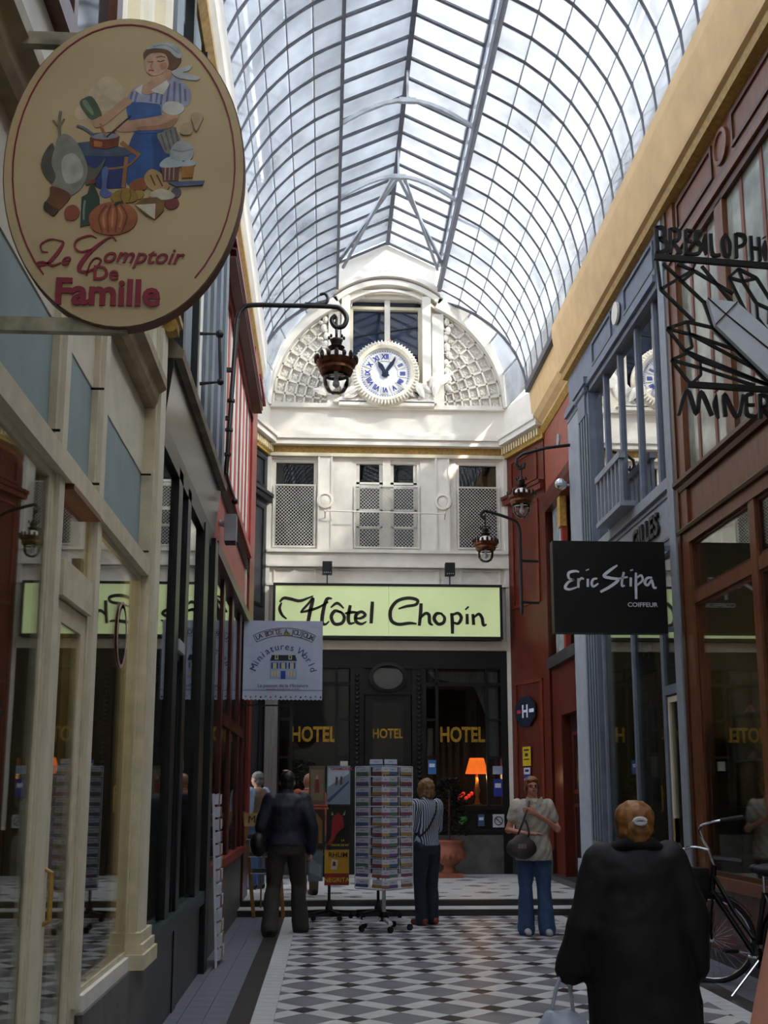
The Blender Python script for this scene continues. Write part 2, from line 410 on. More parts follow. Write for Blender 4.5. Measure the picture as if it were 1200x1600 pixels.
# corner facets with big plain panes
for side, cx0 in ((-1, -1.07), (1, 3.23)):
    rows = 4
    def fp(e, t):     # e 0: side edge of the facet, e 1: edge at the end wall
        px, pz = vp(side, t)
        if e == 0: return Vector((px, YC + (YE - YC) * t, pz))
        ex = cx0 + (CX + side * BX - cx0) * (1 - math.cos(t * math.pi / 2)) if 0 else px + (cx0 - (CX + side * RR)) * (1 - t)
        return Vector((ex, YE - .02, pz))
    for r in range(rows):
        t0, t1 = r / rows, (r + 1) / rows
        quad([fp(0, t0), fp(1, t0), fp(1, t1), fp(0, t1)], True)
        if r: MB().bar(fp(0, t0), fp(1, t0), .03, .03).build('purlin', STEELLT, roof)
    for e in (0, 1):
        m = MB(); q = [fp(e, i / 14) for i in range(15)]
        for a, b in zip(q, q[1:]): m.bar(a, b, .06, .07, up=(0, 1, 0))
        m.build('corner_rib', STEEL, roof)
# arched tie trusses across the lantern and down the vault
def truss(y, wide):
    m = MB(); pts = [(CX - BX, EZ - .5)]
    for i in range(1, 12):
        t = i / 12; pts.append((CX - BX + 2 * BX * t, EZ - .5 + .42 * math.sin(math.pi * t)))
    pts.append((CX + BX, EZ - .5))
    for a, b in zip(pts, pts[1:]): m.bar((a[0], y, a[1]), (b[0], y, b[1]), .05, .045, up=(0, 1, 0))
    m.bar((CX, y, EZ - .1), (CX, y, AZ), .03); m.box(CX - .12, CX + .12, y - .03, y + .03, EZ - .12, EZ - .05)
    m.build('tie_arch', STEELLT, roof)
    if wide:
        for side in (-1, 1):
            m = MB(); q = [(CX + side * (BX + (RR - BX) * .55 * i / 8), EZ - .5 - .62 * (i / 8) ** 1.6) for i in range(9)]
            for a, b in zip(q, q[1:]): m.bar((a[0], y, a[1]), (b[0], y, b[1]), .045, .04, up=(0, 1, 0))
            m.build('side_brace', STEELLT, roof)
            m = MB(); m.bar((CX, y, EZ - .08), (CX + side * BX, y + 2.2, EZ - .5), .05); m.bar((CX + side * .1, y, EZ - .1), (CX + side * (BX - .12), y + 2.2, EZ - .55), .04)
            m.build('diagonal_tie', STEELLT, roof)
truss(13.95, False); truss(15.9, True); truss(9.0, False); truss(4.0, True)
# unseen wall added behind the viewer to keep out frontal sky light; the walls above the shopfronts
wb_ = struct('wall_back_light_block'); MB().box(-1.8, 4.4, -9.3, -9, 0, 12).build('light_block', PLASTER, wb_)
# ================================================================= STRUCTURE: side walls, rooms behind the shopfronts
def FL(name, m, parent, y0, y1, z0, z1, d0, d1): return MB().box(XL + d0, XL + d1, y0, y1, z0, z1).build(name, m, parent)
def FR(name, m, parent, y0, y1, z0, z1, d0, d1): return MB().box(XR - d0, XR - d1, y0, y1, z0, z1).build(name, m, parent)
CURTAIN = mat('white curtain', '#cfcfc8', .8, vary=.1, scale=5, stretch=(1, 8, .4))
wl = struct('wall_left'); wr_ = struct('wall_right')
MB().box(-3.4, -1.2, -9, 15.75, 4.5, 8.7).build('upper_wall', PLASTER, wl)
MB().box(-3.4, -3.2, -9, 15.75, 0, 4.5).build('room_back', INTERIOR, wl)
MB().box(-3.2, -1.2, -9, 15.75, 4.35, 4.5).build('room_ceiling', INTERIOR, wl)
MB().box(-3.2, -1.1, -9, 0, 0, 4.4).build('near_wall', PLASTER, wl)
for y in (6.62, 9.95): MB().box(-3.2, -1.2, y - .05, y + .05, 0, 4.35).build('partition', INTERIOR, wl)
MB().box(-3.4, -1.2, 15.6, 15.75, 0, 4.5).build('end_wall', PLASTER, wl)
MB().box(3.75, 6.2, -9, 15.3, 4.5, 8.7).build('upper_wall', PLASTER, wr_)
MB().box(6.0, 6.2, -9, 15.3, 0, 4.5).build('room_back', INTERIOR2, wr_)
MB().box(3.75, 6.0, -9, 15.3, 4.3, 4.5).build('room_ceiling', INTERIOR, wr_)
MB().box(3.7, 6.0, -9, 1.5, 0, 4.3).build('near_wall', PLASTER, wr_)
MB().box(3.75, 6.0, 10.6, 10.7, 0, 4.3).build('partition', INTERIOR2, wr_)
MB().box(3.75, 6.0, 15.2, 15.3, 0, 8.7).build('end_wall', INTERIOR2, wr_)
MB().box(3.95, 6.2, 15.3, 19.6, .1, 8.7).build('far_side_wall', mat('buff plaster', '#b8a887', .7), wr_)
# cornices under the glass
def cornice(name, prof, y0, y1, m, parent): return MB().prism(prof, y0, y1, 'xz').build(name, m, parent)
cornice('cornice', [(3.8, 7.66), (3.53, 7.66), (3.50, 7.71), (3.45, 7.73), (3.44, 7.77), (3.36, 8.3), (3.36, 8.46), (3.8, 8.46)], -9, 15.35, YELLOW, wr_)
cornice('gilt_moulding', [(3.6, 7.60), (3.505, 7.62), (3.49, 7.70), (3.6, 7.70)], -9, 15.35, GILT, wr_)
cornice('cornice', [(4.0, 7.66), (3.68, 7.66), (3.64, 7.74), (3.56, 7.8), (3.50, 7.88), (3.46, 8.40), (4.0, 8.46)], 15.35, 17.75, YELLOW, wr_)
cornice('gilt_moulding', [(4.0, 7.56), (3.68, 7.58), (3.62, 7.66), (4.0, 7.68)], 15.35, 17.8, GILT, wr_)
cornice('cornice', [(-1.3, 7.78), (-1.0, 7.78), (-.96, 7.86), (-.94, 8.2), (-.98, 8.46), (-1.3, 8.46)], -9, 15.75, WHITE, wl)
cornice('gilt_moulding', [(-1.3, 7.60), (-1.06, 7.62), (-1.0, 7.70), (-1.0, 7.78), (-1.3, 7.78)], -9, 15.75, GILT, wl)

# ================================================================= LEFT: cream shopfront
s = thing('cream_shopfront', 'cream painted shopfront with grey green blinds above its windows', 'shopfront', (XL, 4.5, 0))
FL('plinth', STONE, s, 5.0, 6.72, 0, .56, -.1, .035); FL('plinth', STONE, s, .2, 4.2, 0, .56, -.1, .035)
FL('door_step', STONE, s, 4.2, 5.0, 0, .14, -.1, .02)
for y0, y1 in ((1.2, 1.4), (2.55, 2.75), (4.14, 4.32), (4.87, 5.06)):
    mu = FL('mullion', CREAM, s, y0, y1, .14 if 4 < y0 < 5 else .56, 3.8, -.1, .0); FL('bead', CREAM2, mu, y0 + .05, y1 - .05, .6, 3.76, 0, .018)
pl = FL('pilaster', CREAM, s, 6.25, 6.62, .56, 4.4, -.1, .04); FL('fillet', CREAM2, pl, 6.31, 6.5, .75, 4.3, .04, .06)
MB().box(XL - .05, XL + .1, 6.2, 6.68, .56, .64).box(XL - .05, XL + .085, 6.22, 6.66, .64, .69).box(XL - .05, XL + .07, 6.23, 6.64, .69, .75).build('base_moulding', CREAM, pl)
MB().box(XL - .05, XL + .1, 6.2, 6.68, 4.4, 4.46).box(XL - .05, XL + .12, 6.18, 6.7, 4.46, 4.5).lathe([(.05, -.05), (.05, .05)], (XL + .08, 6.44, 4.36), 12, 'y').build('capital', GILT, pl)
FL('rail', CREAM, s, .2, 6.25, 2.74, 2.84, -.1, .035)
FL('door_rail', CREAM, s, 4.32, 4.87, 2.28, 2.43, -.1, .02); FL('door_rail_edge', OAK, s, 4.33, 4.87, 2.715, 2.74, -.08, .04)
for y0, y1 in ((.2, 1.2), (1.4, 2.55), (2.75, 4.14), (5.06, 6.25)):
    FL('pane', SHOPGLASS, s, y0, y1, .62, 2.74, -.016, -.010); FL('sill', WHITE2, s, y0, y1, .56, .63, -.1, .02)
    MB().frame(y0, y1, .62, 2.74, .035, XL - .05, XL - .002).build('window_frame', CREAM, s)
FL('pane', SHOPGLASS, s, 4.32, 4.87, 2.43, 2.74, -.016, -.010)
dr = MB().frame(4.33, 4.86, .14, 2.27, .085, XL - .05, XL - .004).build('door', CREAM, s); FL('door_glass', SHOPGLASS, dr, 4.41, 4.78, .25, 2.19, -.018, -.012)
MB().tube([(XL - .02, 4.38, 1.0), (XL + .02, 4.38, 1.02), (XL + .02, 4.38, 1.2), (XL - .02, 4.38, 1.22)], .01).build('door_handle', GILT, dr)
for y0, y1 in ((.2, 1.2), (1.4, 2.55), (2.75, 4.14), (4.32, 4.87), (5.06, 6.25)):
    FL('blind', BLUEGREY, s, y0, y1, 2.84, 3.35, -.1, -.03); FL('fascia_panel', CREAM2, s, y0, y1, 3.352, 3.76, -.1, -.025)
    MB().tube([(XL - .03, y1 - .02, 3.345), (XL + .03, y1 - .02, 3.345)], .006, 6).tube([(XL - .03, y1 - .12, 2.86), (XL + .05, y1 - .12, 2.86)], .006, 6).build('blind_hook', IRON, s)
cornice('cornice', [(XL - .1, 3.76), (XL + .03, 3.76), (XL + .05, 3.8), (XL + .06, 3.85), (XL + .1, 3.88), (XL + .1, 3.94), (XL - .1, 3.97)], .2, 6.25, mat('brown cream moulding', '#9c8a63', .5, vary=.2), s)
FL('upper_panel', PLASTER, s, .2, 6.62, 3.97, 7.6, -.13, -.04)
for y0, y1 in ((.6, 2.3), (3.3, 4.9)):
    w = MB().frame(y0, y1, 4.5, 7.1, .12, XL - .06, XL + .02).build('upper_window', OAKDARK, s); FL('window_glass', DARKGLASS, w, y0 + .12, y1 - .12, 4.62, 6.98, -.04, -.025)
    FL('middle_bar', OAKDARK, w, (y0 + y1) / 2 - .03, (y0 + y1) / 2 + .03, 4.6, 7.0, -.03, .0)
for y in (5.3, 6.1): p_ = FL('upper_pilaster', CREAM2, s, y, y + .28, 3.97, 7.3, -.05, .03); MB().box(XL - .04, XL + .08, y - .04, y + .32, 7.3, 7.38).lathe([(.06, -.14), (.06, .14)], (XL + .05, y + .14, 7.24), 10, 'y').build('capital', GILT, p_)

# ---------------------------------------------------------------- LEFT: black shopfront
s = thing('black_shopfront', 'black green shopfront with polished stone fascia beside the cream shop', 'shopfront', (XL, 8.3, 0))
FL('plinth', STONEDARK, s, 6.72, 9.9, 0, .58, -.1, .01); FL('sill', mat('dark teal sill', '#27383c', .4), s, 6.72, 9.9, .58, .68, -.1, .05)
for y0, y1, d in ((6.73, 6.8, 0), (7.5, 7.7, .02), (8.02, 8.2, .02), (9.1, 9.42, .03), (9.68, 9.93, .06)): FL('post', BLACKWOOD, s, y0, y1, .0 if y0 in (8.02, 9.68) else .66, 3.78, -.1, d)
for y0, y1 in ((6.8, 7.5), (8.2, 9.1), (9.42, 9.68)): FL('pane', SHOPGLASS, s, y0, y1, .68, 3.7, -.016, -.010)
dr = MB().frame(7.7, 8.02, .05, 2.5, .05, XL - .05, XL - .004).build('door', BLACKWOOD, s); FL('door_glass', SHOPGLASS, dr, 7.75, 7.97, .5, 2.45, -.018, -.012)
FL('door_rail', STEELLT, s, 7.7, 8.02, 2.5, 2.58, -.1, .03); FL('pane', SHOPGLASS, s, 7.7, 8.02, 2.58, 3.7, -.016, -.010)
FL('head_rail', BLACKWOOD, s, 6.73, 9.93, 3.7, 3.86, -.1, .02)
MB().prism([(XL - .1, 3.86), (XL + .02, 3.86), (XL + .07, 4.28), (XL - .1, 4.28)], 6.73, 9.9, 'xz').build('fascia_panel', SLATEPANEL, s)
cornice('ledge', [(XL - .1, 4.28), (XL + .12, 4.28), (XL + .13, 4.33), (XL - .02, 4.5), (XL - .1, 4.5)], 6.73, 9.9, mat('tan ledge', '#8a7d66', .5, vary=.25), s)
FL('upper_panel', BLUEWOOD, s, 6.73, 9.93, 4.5, 7.6, -.13, -.06)
for y0, y1, d, m in ((6.75, 7.05, .0, BLUEWOOD), (7.5, 7.62, .01, BLACKWOOD), (7.7, 8.1, -.01, BLUEWOOD), (8.2, 8.3, .03, BLACKWOOD), (8.75, 8.95, .03, BLUEWOOD), (9.05, 9.25, .05, BLUEWOOD), (9.4, 9.62, .07, BLUEPAINT), (9.7, 9.93, .09, BLUEWOOD)): FL('board', m, s, y0, y1, 4.45, 7.6, -.1, d)
FL('upper_glass', DARKGLASS, s, 7.08, 7.5, 4.7, 7.2, -.06, -.04); FL('upper_curtain', CURTAIN, s, 8.32, 8.72, 4.7, 7.2, -.06, .0)
st_ = MB().tube([(XL, 8.55, 5.25), (XL + .16, 8.55, 5.25), (XL + .17, 8.62, 4.86), (XL, 8.62, 4.84)], .016, 6).ball((XL + .16, 8.55, 5.25), .035).ball((XL + .17, 8.62, 4.86), .03).build('shutter_stay', IRON, s)

# ---------------------------------------------------------------- LEFT: red shopfront
s = thing('red_shopfront', 'brick red painted shopfront with rose fascia next to the black shop', 'shopfront', (XL, 12.8, 0))
FL('plinth', STONE, s, 9.95, 15.1, 0, .75, -.12, .0); FL('sill', REDPAINT, s, 9.95, 15.1, .75, .84, -.12, .04)
for y0, y1 in ((9.95, 10.2), (11.2, 11.4), (12.25, 12.5), (13.4, 13.7), (14.2, 14.4)): FL('post', REDDARK, s, y0, y1, .8, 3.75, -.12, .0)
pl = FL('pilaster', REDDARK, s, 14.4, 15.3, .15, 3.8, -.12, .03); FL('fillet', REDPAINT, pl, 14.6, 15.1, .9, 3.7, .03, .05)
FL('upper_pilaster', REDPAINT, s, 14.4, 15.3, 3.8, 7.6, -.14, .03)
for y0, y1 in ((10.2, 11.2), (11.4, 12.25), (12.5, 13.4), (13.7, 14.2)):
    FL('pane', SHOPGLASS, s, y0, y1, .84, 3.7, -.026, -.020)
FL('middle_rail', REDDARK, s, 11.4, 14.2, 2.2, 2.32, -.12, .01); FL('lower_panel', REDDARK, s, 11.4, 12.25, .84, 2.2, -.1, -.04)
FL('head_rail', OAKDARK, s, 9.95, 14.4, 3.7, 3.82, -.12, .06); FL('fascia_panel', REDLIGHT, s, 9.95, 14.4, 3.82, 4.5, -.12, .0)
FL('white_conduit', WHITE2, s, 13.95, 14.05, 3.85, 4.5, 0, .02)
for i in range(4): MB().tube([(XL + .015, 9.95, 4.62 - i * .05), (XL + .02, 12, 4.55 - i * .05), (XL + .015, 14.4, 4.5 - i * .04)], .012, 6).build('cable', mat('brown cable', '#3b2a22', .6), s)
FL('upper_sill', REDLIGHT, s, 9.95, 14.4, 4.62, 4.72, -.12, .05)
for i in range(9):
    y = 9.98 + i * .53; FL('upper_mullion', REDPAINT if i % 2 else REDLIGHT, s, y, y + .16, 4.7, 6.65, -.13, .0)
    if i < 8: FL('upper_curtain', CURTAIN, s, y + .16, y + .53, 4.72, 6.6, -.13, -.012)
cornice('upper_cornice', [(XL - .13, 6.6), (XL + .03, 6.6), (XL + .05, 6.7), (XL + .08, 6.74), (XL + .1, 6.85), (XL + .14, 6.9), (XL + .14, 6.98), (XL - .13, 7.0)], 9.95, 14.5, REDPAINT, s)
for i in range(3): FL('reeding', REDDARK, s, 9.95, 14.4, 6.66 + i * .09, 6.68 + i * .09, 0, .15)
FL('frieze', REDLIGHT, s, 9.95, 14.5, 7.0, 7.6, -.13, -.0)
for y in (10.3, 11.7, 13.1): fr = MB().frame(y, y + 1.1, 7.1, 7.5, .04, XL - .01, XL + .015).build('frieze_panel', REDPAINT, s)
cap = MB().box(XL - .1, XL + .1, 14.35, 15.35, 7.05, 7.13).box(XL - .1, XL + .14, 14.3, 15.4, 7.13, 7.2).build('capital', REDPAINT, s)
FL('end_pilaster_top', REDPAINT, s, 14.35, 15.35, 7.2, 7.62, -.12, .05)

# ================================================================= RIGHT: brown wood shopfront (minerals)
s = thing('brown_shopfront', 'varnished brown wood shopfront with large windows behind the bicycle', 'shopfront', (XR, 6, 0))
FR('plinth', STONEDARK, s, 1.5, 10.6, 0, .1, -.12, .03)
for y0 in (1.6, 3.4, 5.2, 7.0, 8.85): FR('base_panel', MARBLE, s, y0, y0 + 1.7, .1, .66, -.12, .0)
FR('sill', OAK, s, 1.5, 10.6, .66, .76, -.12, .06)
jm = FR('jamb', OAK, s, 10.32, 10.6, .1, 7.6, -.12, .03); FR('jamb_edge', OAKDARK, jm, 10.52, 10.6, .1, 7.6, .03, .05)
posts = (1.5, 3.3, 5.1, 6.9, 8.7)
for y in posts: FR('post', OAK, s, y, y + .13, .76, 3.97, -.12, .02)
for a, b in zip(posts, posts[1:] + (10.19,)):
    FR('pane', SHOPGLASS, s, a + .13, b if b < 10 else 10.32, .76, 3.33, -.026, -.020); FR('pane', SHOPGLASS, s, a + .13, b if b < 10 else 10.32, 3.45, 3.95, -.026, -.020)
    MB().frame(a + .13, b if b < 10 else 10.32, .76, 3.34, .04, XR + .005, XR + .05).build('window_frame', OAKDARK, s)
    MB().frame(a + .13, b if b < 10 else 10.32, 3.44, 3.96, .04, XR + .005, XR + .05).build('window_frame', OAKDARK, s)
FR('transom_rail', OAK, s, 1.5, 10.32, 3.33, 3.45, -.12, .01); FR('head_rail', OAK, s, 1.5, 10.32, 3.95, 4.07, -.12, .03)
cornice('cable_moulding', [(XR, 4.07), (XR - .06, 4.07), (XR - .07, 4.1), (XR - .03, 4.14), (XR, 4.14)], 1.5, 10.6, OAKDARK, s)
FR('fascia_panel', OAK, s, 1.5, 10.32, 4.12, 4.5, -.12, .0)
cornice('fascia_moulding', [(XR + .1, 4.5), (XR - .04, 4.5), (XR - .05, 4.55), (XR - .08, 4.58), (XR - .08, 4.62), (XR - .03, 4.66), (XR + .1, 4.66)], 1.5, 10.6, OAKDARK, s)
for k in range(20):
    y = 10.0 - k * .45; thick = k % 4 == 2
    FR('upper_mullion', OAK if thick else mat('rust red paint', '#7a3d2c', .45), s, y - (.1 if thick else .03), y + (.1 if thick else .03), 4.66, 6.9, -.12, .02 if thick else -.02)
    if k < 19: FR('upper_glass', mat('curtained window glass', '#a3a79a', .12, vary=.3, scale=2.5, spec=.7), s, y - .42, y - .03, 4.7, 6.88, -.1, -.03)
FR('upper_glass', MATS['curtained window glass'], s, 10.03, 10.32, 4.7, 6.88, -.1, -.03)
for i, (z, d) in enumerate(((6.88, .02), (6.97, .05), (7.05, .03))): FR('head_moulding', OAK if i % 2 else OAKDARK, s, 1.5, 10.6, z, z + .08, -.12, d)
FR('frieze', OAK, s, 1.5, 10.6, 7.12, 7.62, -.12, .0)
for y0, y1 in ((9.2, 10.25), (7.2, 8.7), (5.2, 6.7)): MB().frame(y0, y1, 7.2, 7.54, .04, XR - .02, XR).build('frieze_panel', OAKDARK, s)
for y in (8.95, 6.95):
    md = MB().lathe([(.17, 0), (.17, .03), (.13, .035), (.12, .015), (.0, .02)], (XR, y, 7.37), 24, 'x').build('medallion', OAK, s); md.scale.x = -1; md.location.x = 2 * 0
    for a in range(5): MB().ball((XR - .02, y + .06 * math.cos(a * 1.256), 7.37 + .06 * math.sin(a * 1.256)), (.015, .035, .035)).build('petal', OAKDARK, md)

# ---------------------------------------------------------------- RIGHT: blue shopfront (hairdresser)
s = thing('blue_shopfront', 'blue grey painted shopfront with fluted pilaster and raised letters', 'shopfront', (XR, 13, 0))
FR('plinth', BLUELIGHT, s, 13.9, 15.3, 0, .62, -.12, .1); FR('plinth', STONEDARK, s, 10.7, 13.9, 0, .5, -.12, .0)
FR('edge_pilaster', BLUELIGHT, s, 10.66, 10.86, .0, 7.6, -.12, .05)
pl = FR('pilaster', BLUEPAINT, s, 13.95, 14.55, .62, 7.1, -.12, .07)
for i in range(4): FR('flute', BLUEWOOD, pl, 14.0 + i * .14, 14.07 + i * .14, .9, 6.6, .07, .09)
p2 = FR('end_pilaster', BLUELIGHT, s, 14.55, 15.3, .62, 7.1, -.12, .05)
MB().box(XR - .14, XR + .05, 13.9, 14.6, 7.0, 7.1).lathe([(.05, -.3), (.05, .3)], (XR - .08, 14.25, 6.95), 10, 'y').box(XR - .1, XR, 14.05, 14.45, 6.6, 6.9).build('capital', BLUEPAINT, pl)
FR('sill', BLUEPAINT, s, 10.86, 13.95, .5, .58, -.12, .03)
for y0, y1 in ((11.36, 11.46), (12.5, 12.58), (13.86, 13.95)): FR('post', BLUEPAINT, s, y0, y1, .0, 4.05, -.12, .01)
for y0, y1, z0 in ((11.46, 12.5, .58), (12.58, 13.86, .58), (10.86, 11.36, 2.62)): FR('pane', SHOPGLASS, s, y0, y1, z0, 4.0, -.026, -.020)
FR('door_rail', BLUEPAINT, s, 10.86, 11.36, 2.52, 2.62, -.12, .01)
dr = MB().frame(10.9, 11.34, .05, 2.5, .06, XR + .005, XR + .05).build('door', CREAM2, s); FR('door_glass', SHOPGLASS, dr, 10.96, 11.28, .4, 2.44, -.03, -.024)
MB().box(XR - .0, XR + .05, 11.28, 11.33, 1.0, 1.25).build('lock_plate', GILT, dr)
FR('head_rail', BLUEPAINT, s, 10.86, 13.95, 4.0, 4.1, -.12, .03); FR('fascia_panel', BLUELIGHT, s, 10.86, 13.95, 4.1, 4.66, -.12, .0)
MB().frame(10.9, 13.9, 4.14, 4.62, .03, XR - .015, XR).build('fascia_border', BLUEPAINT, s)
FR('upper_rail', BLUELIGHT, s, 10.86, 13.95, 4.66, 4.78, -.12, .04)
text('letters', 'GILLES', .34, (XR - .02, 11.78, 4.38), mat('black letter enamel', '#1c1d20', .4), s, '-x', bold=.008, depth=.03)
for y in (11.2, 11.9, 12.65, 13.35): FR('upper_mullion', BLUEPAINT, s, y - .035, y + .035, 4.78, 6.9, -.12, .01)
for y0, y1 in ((10.86, 11.15), (11.25, 11.85), (11.95, 12.6), (12.7, 13.3), (13.4, 13.95)): FR('upper_glass', glassmat('mirror like window glass', (.25, .27, .26), ior=2.2, boost=2.2), s, y0, y1, 4.78, 6.9, -.03, -.025)
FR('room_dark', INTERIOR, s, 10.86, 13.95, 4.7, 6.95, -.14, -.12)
for i, (z, d) in enumerate(((6.9, .02), (6.98, .06), (7.06, .03))): FR('head_moulding', BLUEPAINT if i % 2 else BLUEWOOD, s, 10.86, 15.3, z, z + .08, -.12, d + .04)
FR('frieze', BLUEPAINT, s, 10.86, 15.3, 7.12, 7.62, -.12, .02)
for y0, y1 in ((11.0, 12.2), (12.8, 13.8)): MB().frame(y0, y1, 7.2, 7.54, .035, XR - .045, XR - .02).build('frieze_panel', BLUEWOOD, s)
MB().lathe([(.14, 0), (.14, .03), (.1, .04), (.08, .02), (.03, .05), (0, .05)], (XR - .07, 12.5, 7.37), 20, 'x').build('medallion', WHITE2, s)
b_ = thing('window_balustrade', 'small blue grey wooden balustrade in front of upper window', 'railing', (XR, 12.7, 4.8))
MB().box(XR - .2, XR - .12, 12.1, 13.25, 5.38, 5.46).build('hand_rail', BLUELIGHT, b_); MB().box(XR - .2, XR - .02, 12.1, 13.25, 4.8, 4.86).build('bottom_rail', BLUELIGHT, b_)
for i in range(7): MB().box(XR - .185, XR - .145, 12.14 + i * .175, 12.18 + i * .175, 4.84, 5.4).build('baluster', BLUELIGHT, b_)

# ---------------------------------------------------------------- RIGHT: red brown bay with doorway
s = struct('door_1', 'red brown panelled doorway between blue shop and hotel', (3.75, 16.5, .15))
MB().box(3.72, 3.95, 15.3, 17.75, 2.72, 3.5).build('panel', BROWNWOOD, s); MB().box(3.62, 3.95, 15.3, 17.6, 3.5, 3.68).build('ledge', STONEDARK, s)
MB().box(3.72, 3.95, 17.1, 17.75, .15, 2.72).build('jamb', BROWNWOOD, s); MB().box(3.8, 3.95, 15.3, 15.5, .15, 2.72).build('jamb', BROWNWOOD, s)
dr = MB().box(3.86, 3.94, 15.5, 17.1, .15, 2.72).build('door', mat('very dark brown wood', '#21100b', .4), s)
for z in (.4, 1.5): MB().frame(15.7, 16.9, z, z + .95, .06, 3.84, 3.86).build('door_panel', BROWNWOOD, dr)
MB().box(3.6, 3.95, 15.3, 17.75, .15, .24).build('threshold', STONEDARK, s)
MB().box(3.7, 3.95, 15.3, 17.75, 6.3, 7.6).build('frieze', mat('rust frieze', '#8e4a37', .5, vary=.15), s)
cornice('frieze_moulding', [(3.95, 6.2), (3.68, 6.2), (3.62, 6.3), (3.6, 6.42), (3.7, 6.45), (3.95, 6.45)], 15.3, 17.75, BROWNWOOD, s)
MB().box(3.74, 3.82, 16.7, 16.85, 3.68, 6.2).build('red_post', REDPAINT, s); MB().box(3.8, 3.84, 16.9, 17.7, 3.7, 6.2).build('pale_pane', mat('pale window pane', '#aab0ae', .1, vary=.2), s)
MB().box(3.7, 3.8, 16.68, 16.87, 5.7, 6.2).build('gilt_capital', GILT, s)
MB().lathe([(.1, 0), (.1, .02), (.06, .04), (0, .04)], (3.68, 16.6, 7.1), 16, 'x').build('rosette', BLUELIGHT, s)
# ================================================================= END WALL: hotel front
we = struct('wall_end', loc=(1.08, YE, .15))
HXL, HXR = -1.07, 3.23
def E_(name, m, parent, x0, x1, z0, z1, d0, d1): return MB().box(x0, x1, YE - d1, YE - d0, z0, z1).build(name, m, parent)
def arcpts(cx, cz, r, a0, a1, n): return [(cx + r * math.cos(a0 + (a1 - a0) * i / n), cz + r * math.sin(a0 + (a1 - a0) * i / n)) for i in range(n + 1)]
# masonry: mezzanine strip wall pieces around the openings, attic, lunette, gable
W1, W2, W3 = (-1.0, -.2), (.45, 1.67), (2.32, 3.13)
ZW0, ZW1 = 5.8, 7.46
for x0, x1 in ((HXL, W1[0]), (W1[1], W2[0]), (W2[1], W3[0]), (W3[1], HXR)): E_('pier', WHITE2, we, x0, x1, ZW0, ZW1, -.3, .0)
E_('spandrel', WHITE2, we, HXL, HXR, 3.96, ZW0, -.3, 0); E_('lintel', WHITE2, we, HXL, HXR, ZW1, 7.8, -.3, .0); E_('attic', WHITE, we, HXL, HXR, 7.8, 8.45, -.3, .02)
E_('sill_band', WHITE2, we, HXL, HXR, 5.5, 5.74, 0, .05); E_('sill_lip', WHITE2, we, HXL, HXR, 5.72, 5.78, 0, .1); E_('lower_lip', WHITE2, we, HXL, HXR, 5.46, 5.5, 0, .09)
E_('frieze_lip', WHITE2, we, HXL, HXR, 5.12, 5.17, 0, .08); E_('base_fascia', CREAM2, we, HXL, HXR, 3.98, 4.14, 0, .08)
for x0, x1 in ((-.95, -.2), (.15, 2.0), (2.38, 3.1)): MB().frame(x0, x1, 5.18, 5.44, .03, YE - .025, YE, 'xz').build('frieze_panel', WHITE, we)
for xc in (-.575, 2.74): MB().prism([(xc - .3, 5.2), (xc + .3, 5.2), (xc, 5.42)], YE - .03, YE - .01).build('triangle_moulding', WHITE, we)
# dentil cornice
E_('cornice_bed', CREAM2, we, HXL, HXR, 7.5, 7.56, 0, .08); E_('cornice_backing', GILT, we, HXL, HXR, 7.56, 7.70, 0, .04)
dent = None
for i in range(54):
    x = HXL + .04 + i * .08
    if dent is None: dent = MB().box(-.025, .025, -.05, 0, 7.57 - .15, 7.69 - .15).build('dentil', mat('dentil cream', '#d9c79a', .6), we); dent.location = (x - 1.08, -.04, 0)
    else: inst(dent, (x - 1.08, -.04, 0), we, name='dentil')
E_('cornice', WHITE, we, HXL, HXR, 7.7, 7.8, 0, .16); E_('cornice', WHITE, we, HXL, HXR, 7.8, 7.88, 0, .2); E_('cornice', WHITE, we, HXL + .35, HXR - .35, 7.88, 7.96, 0, .12)
E_('lunette_ledge', WHITE, we, -1.2, 3.36, 8.42, 8.5, -.2, .1)
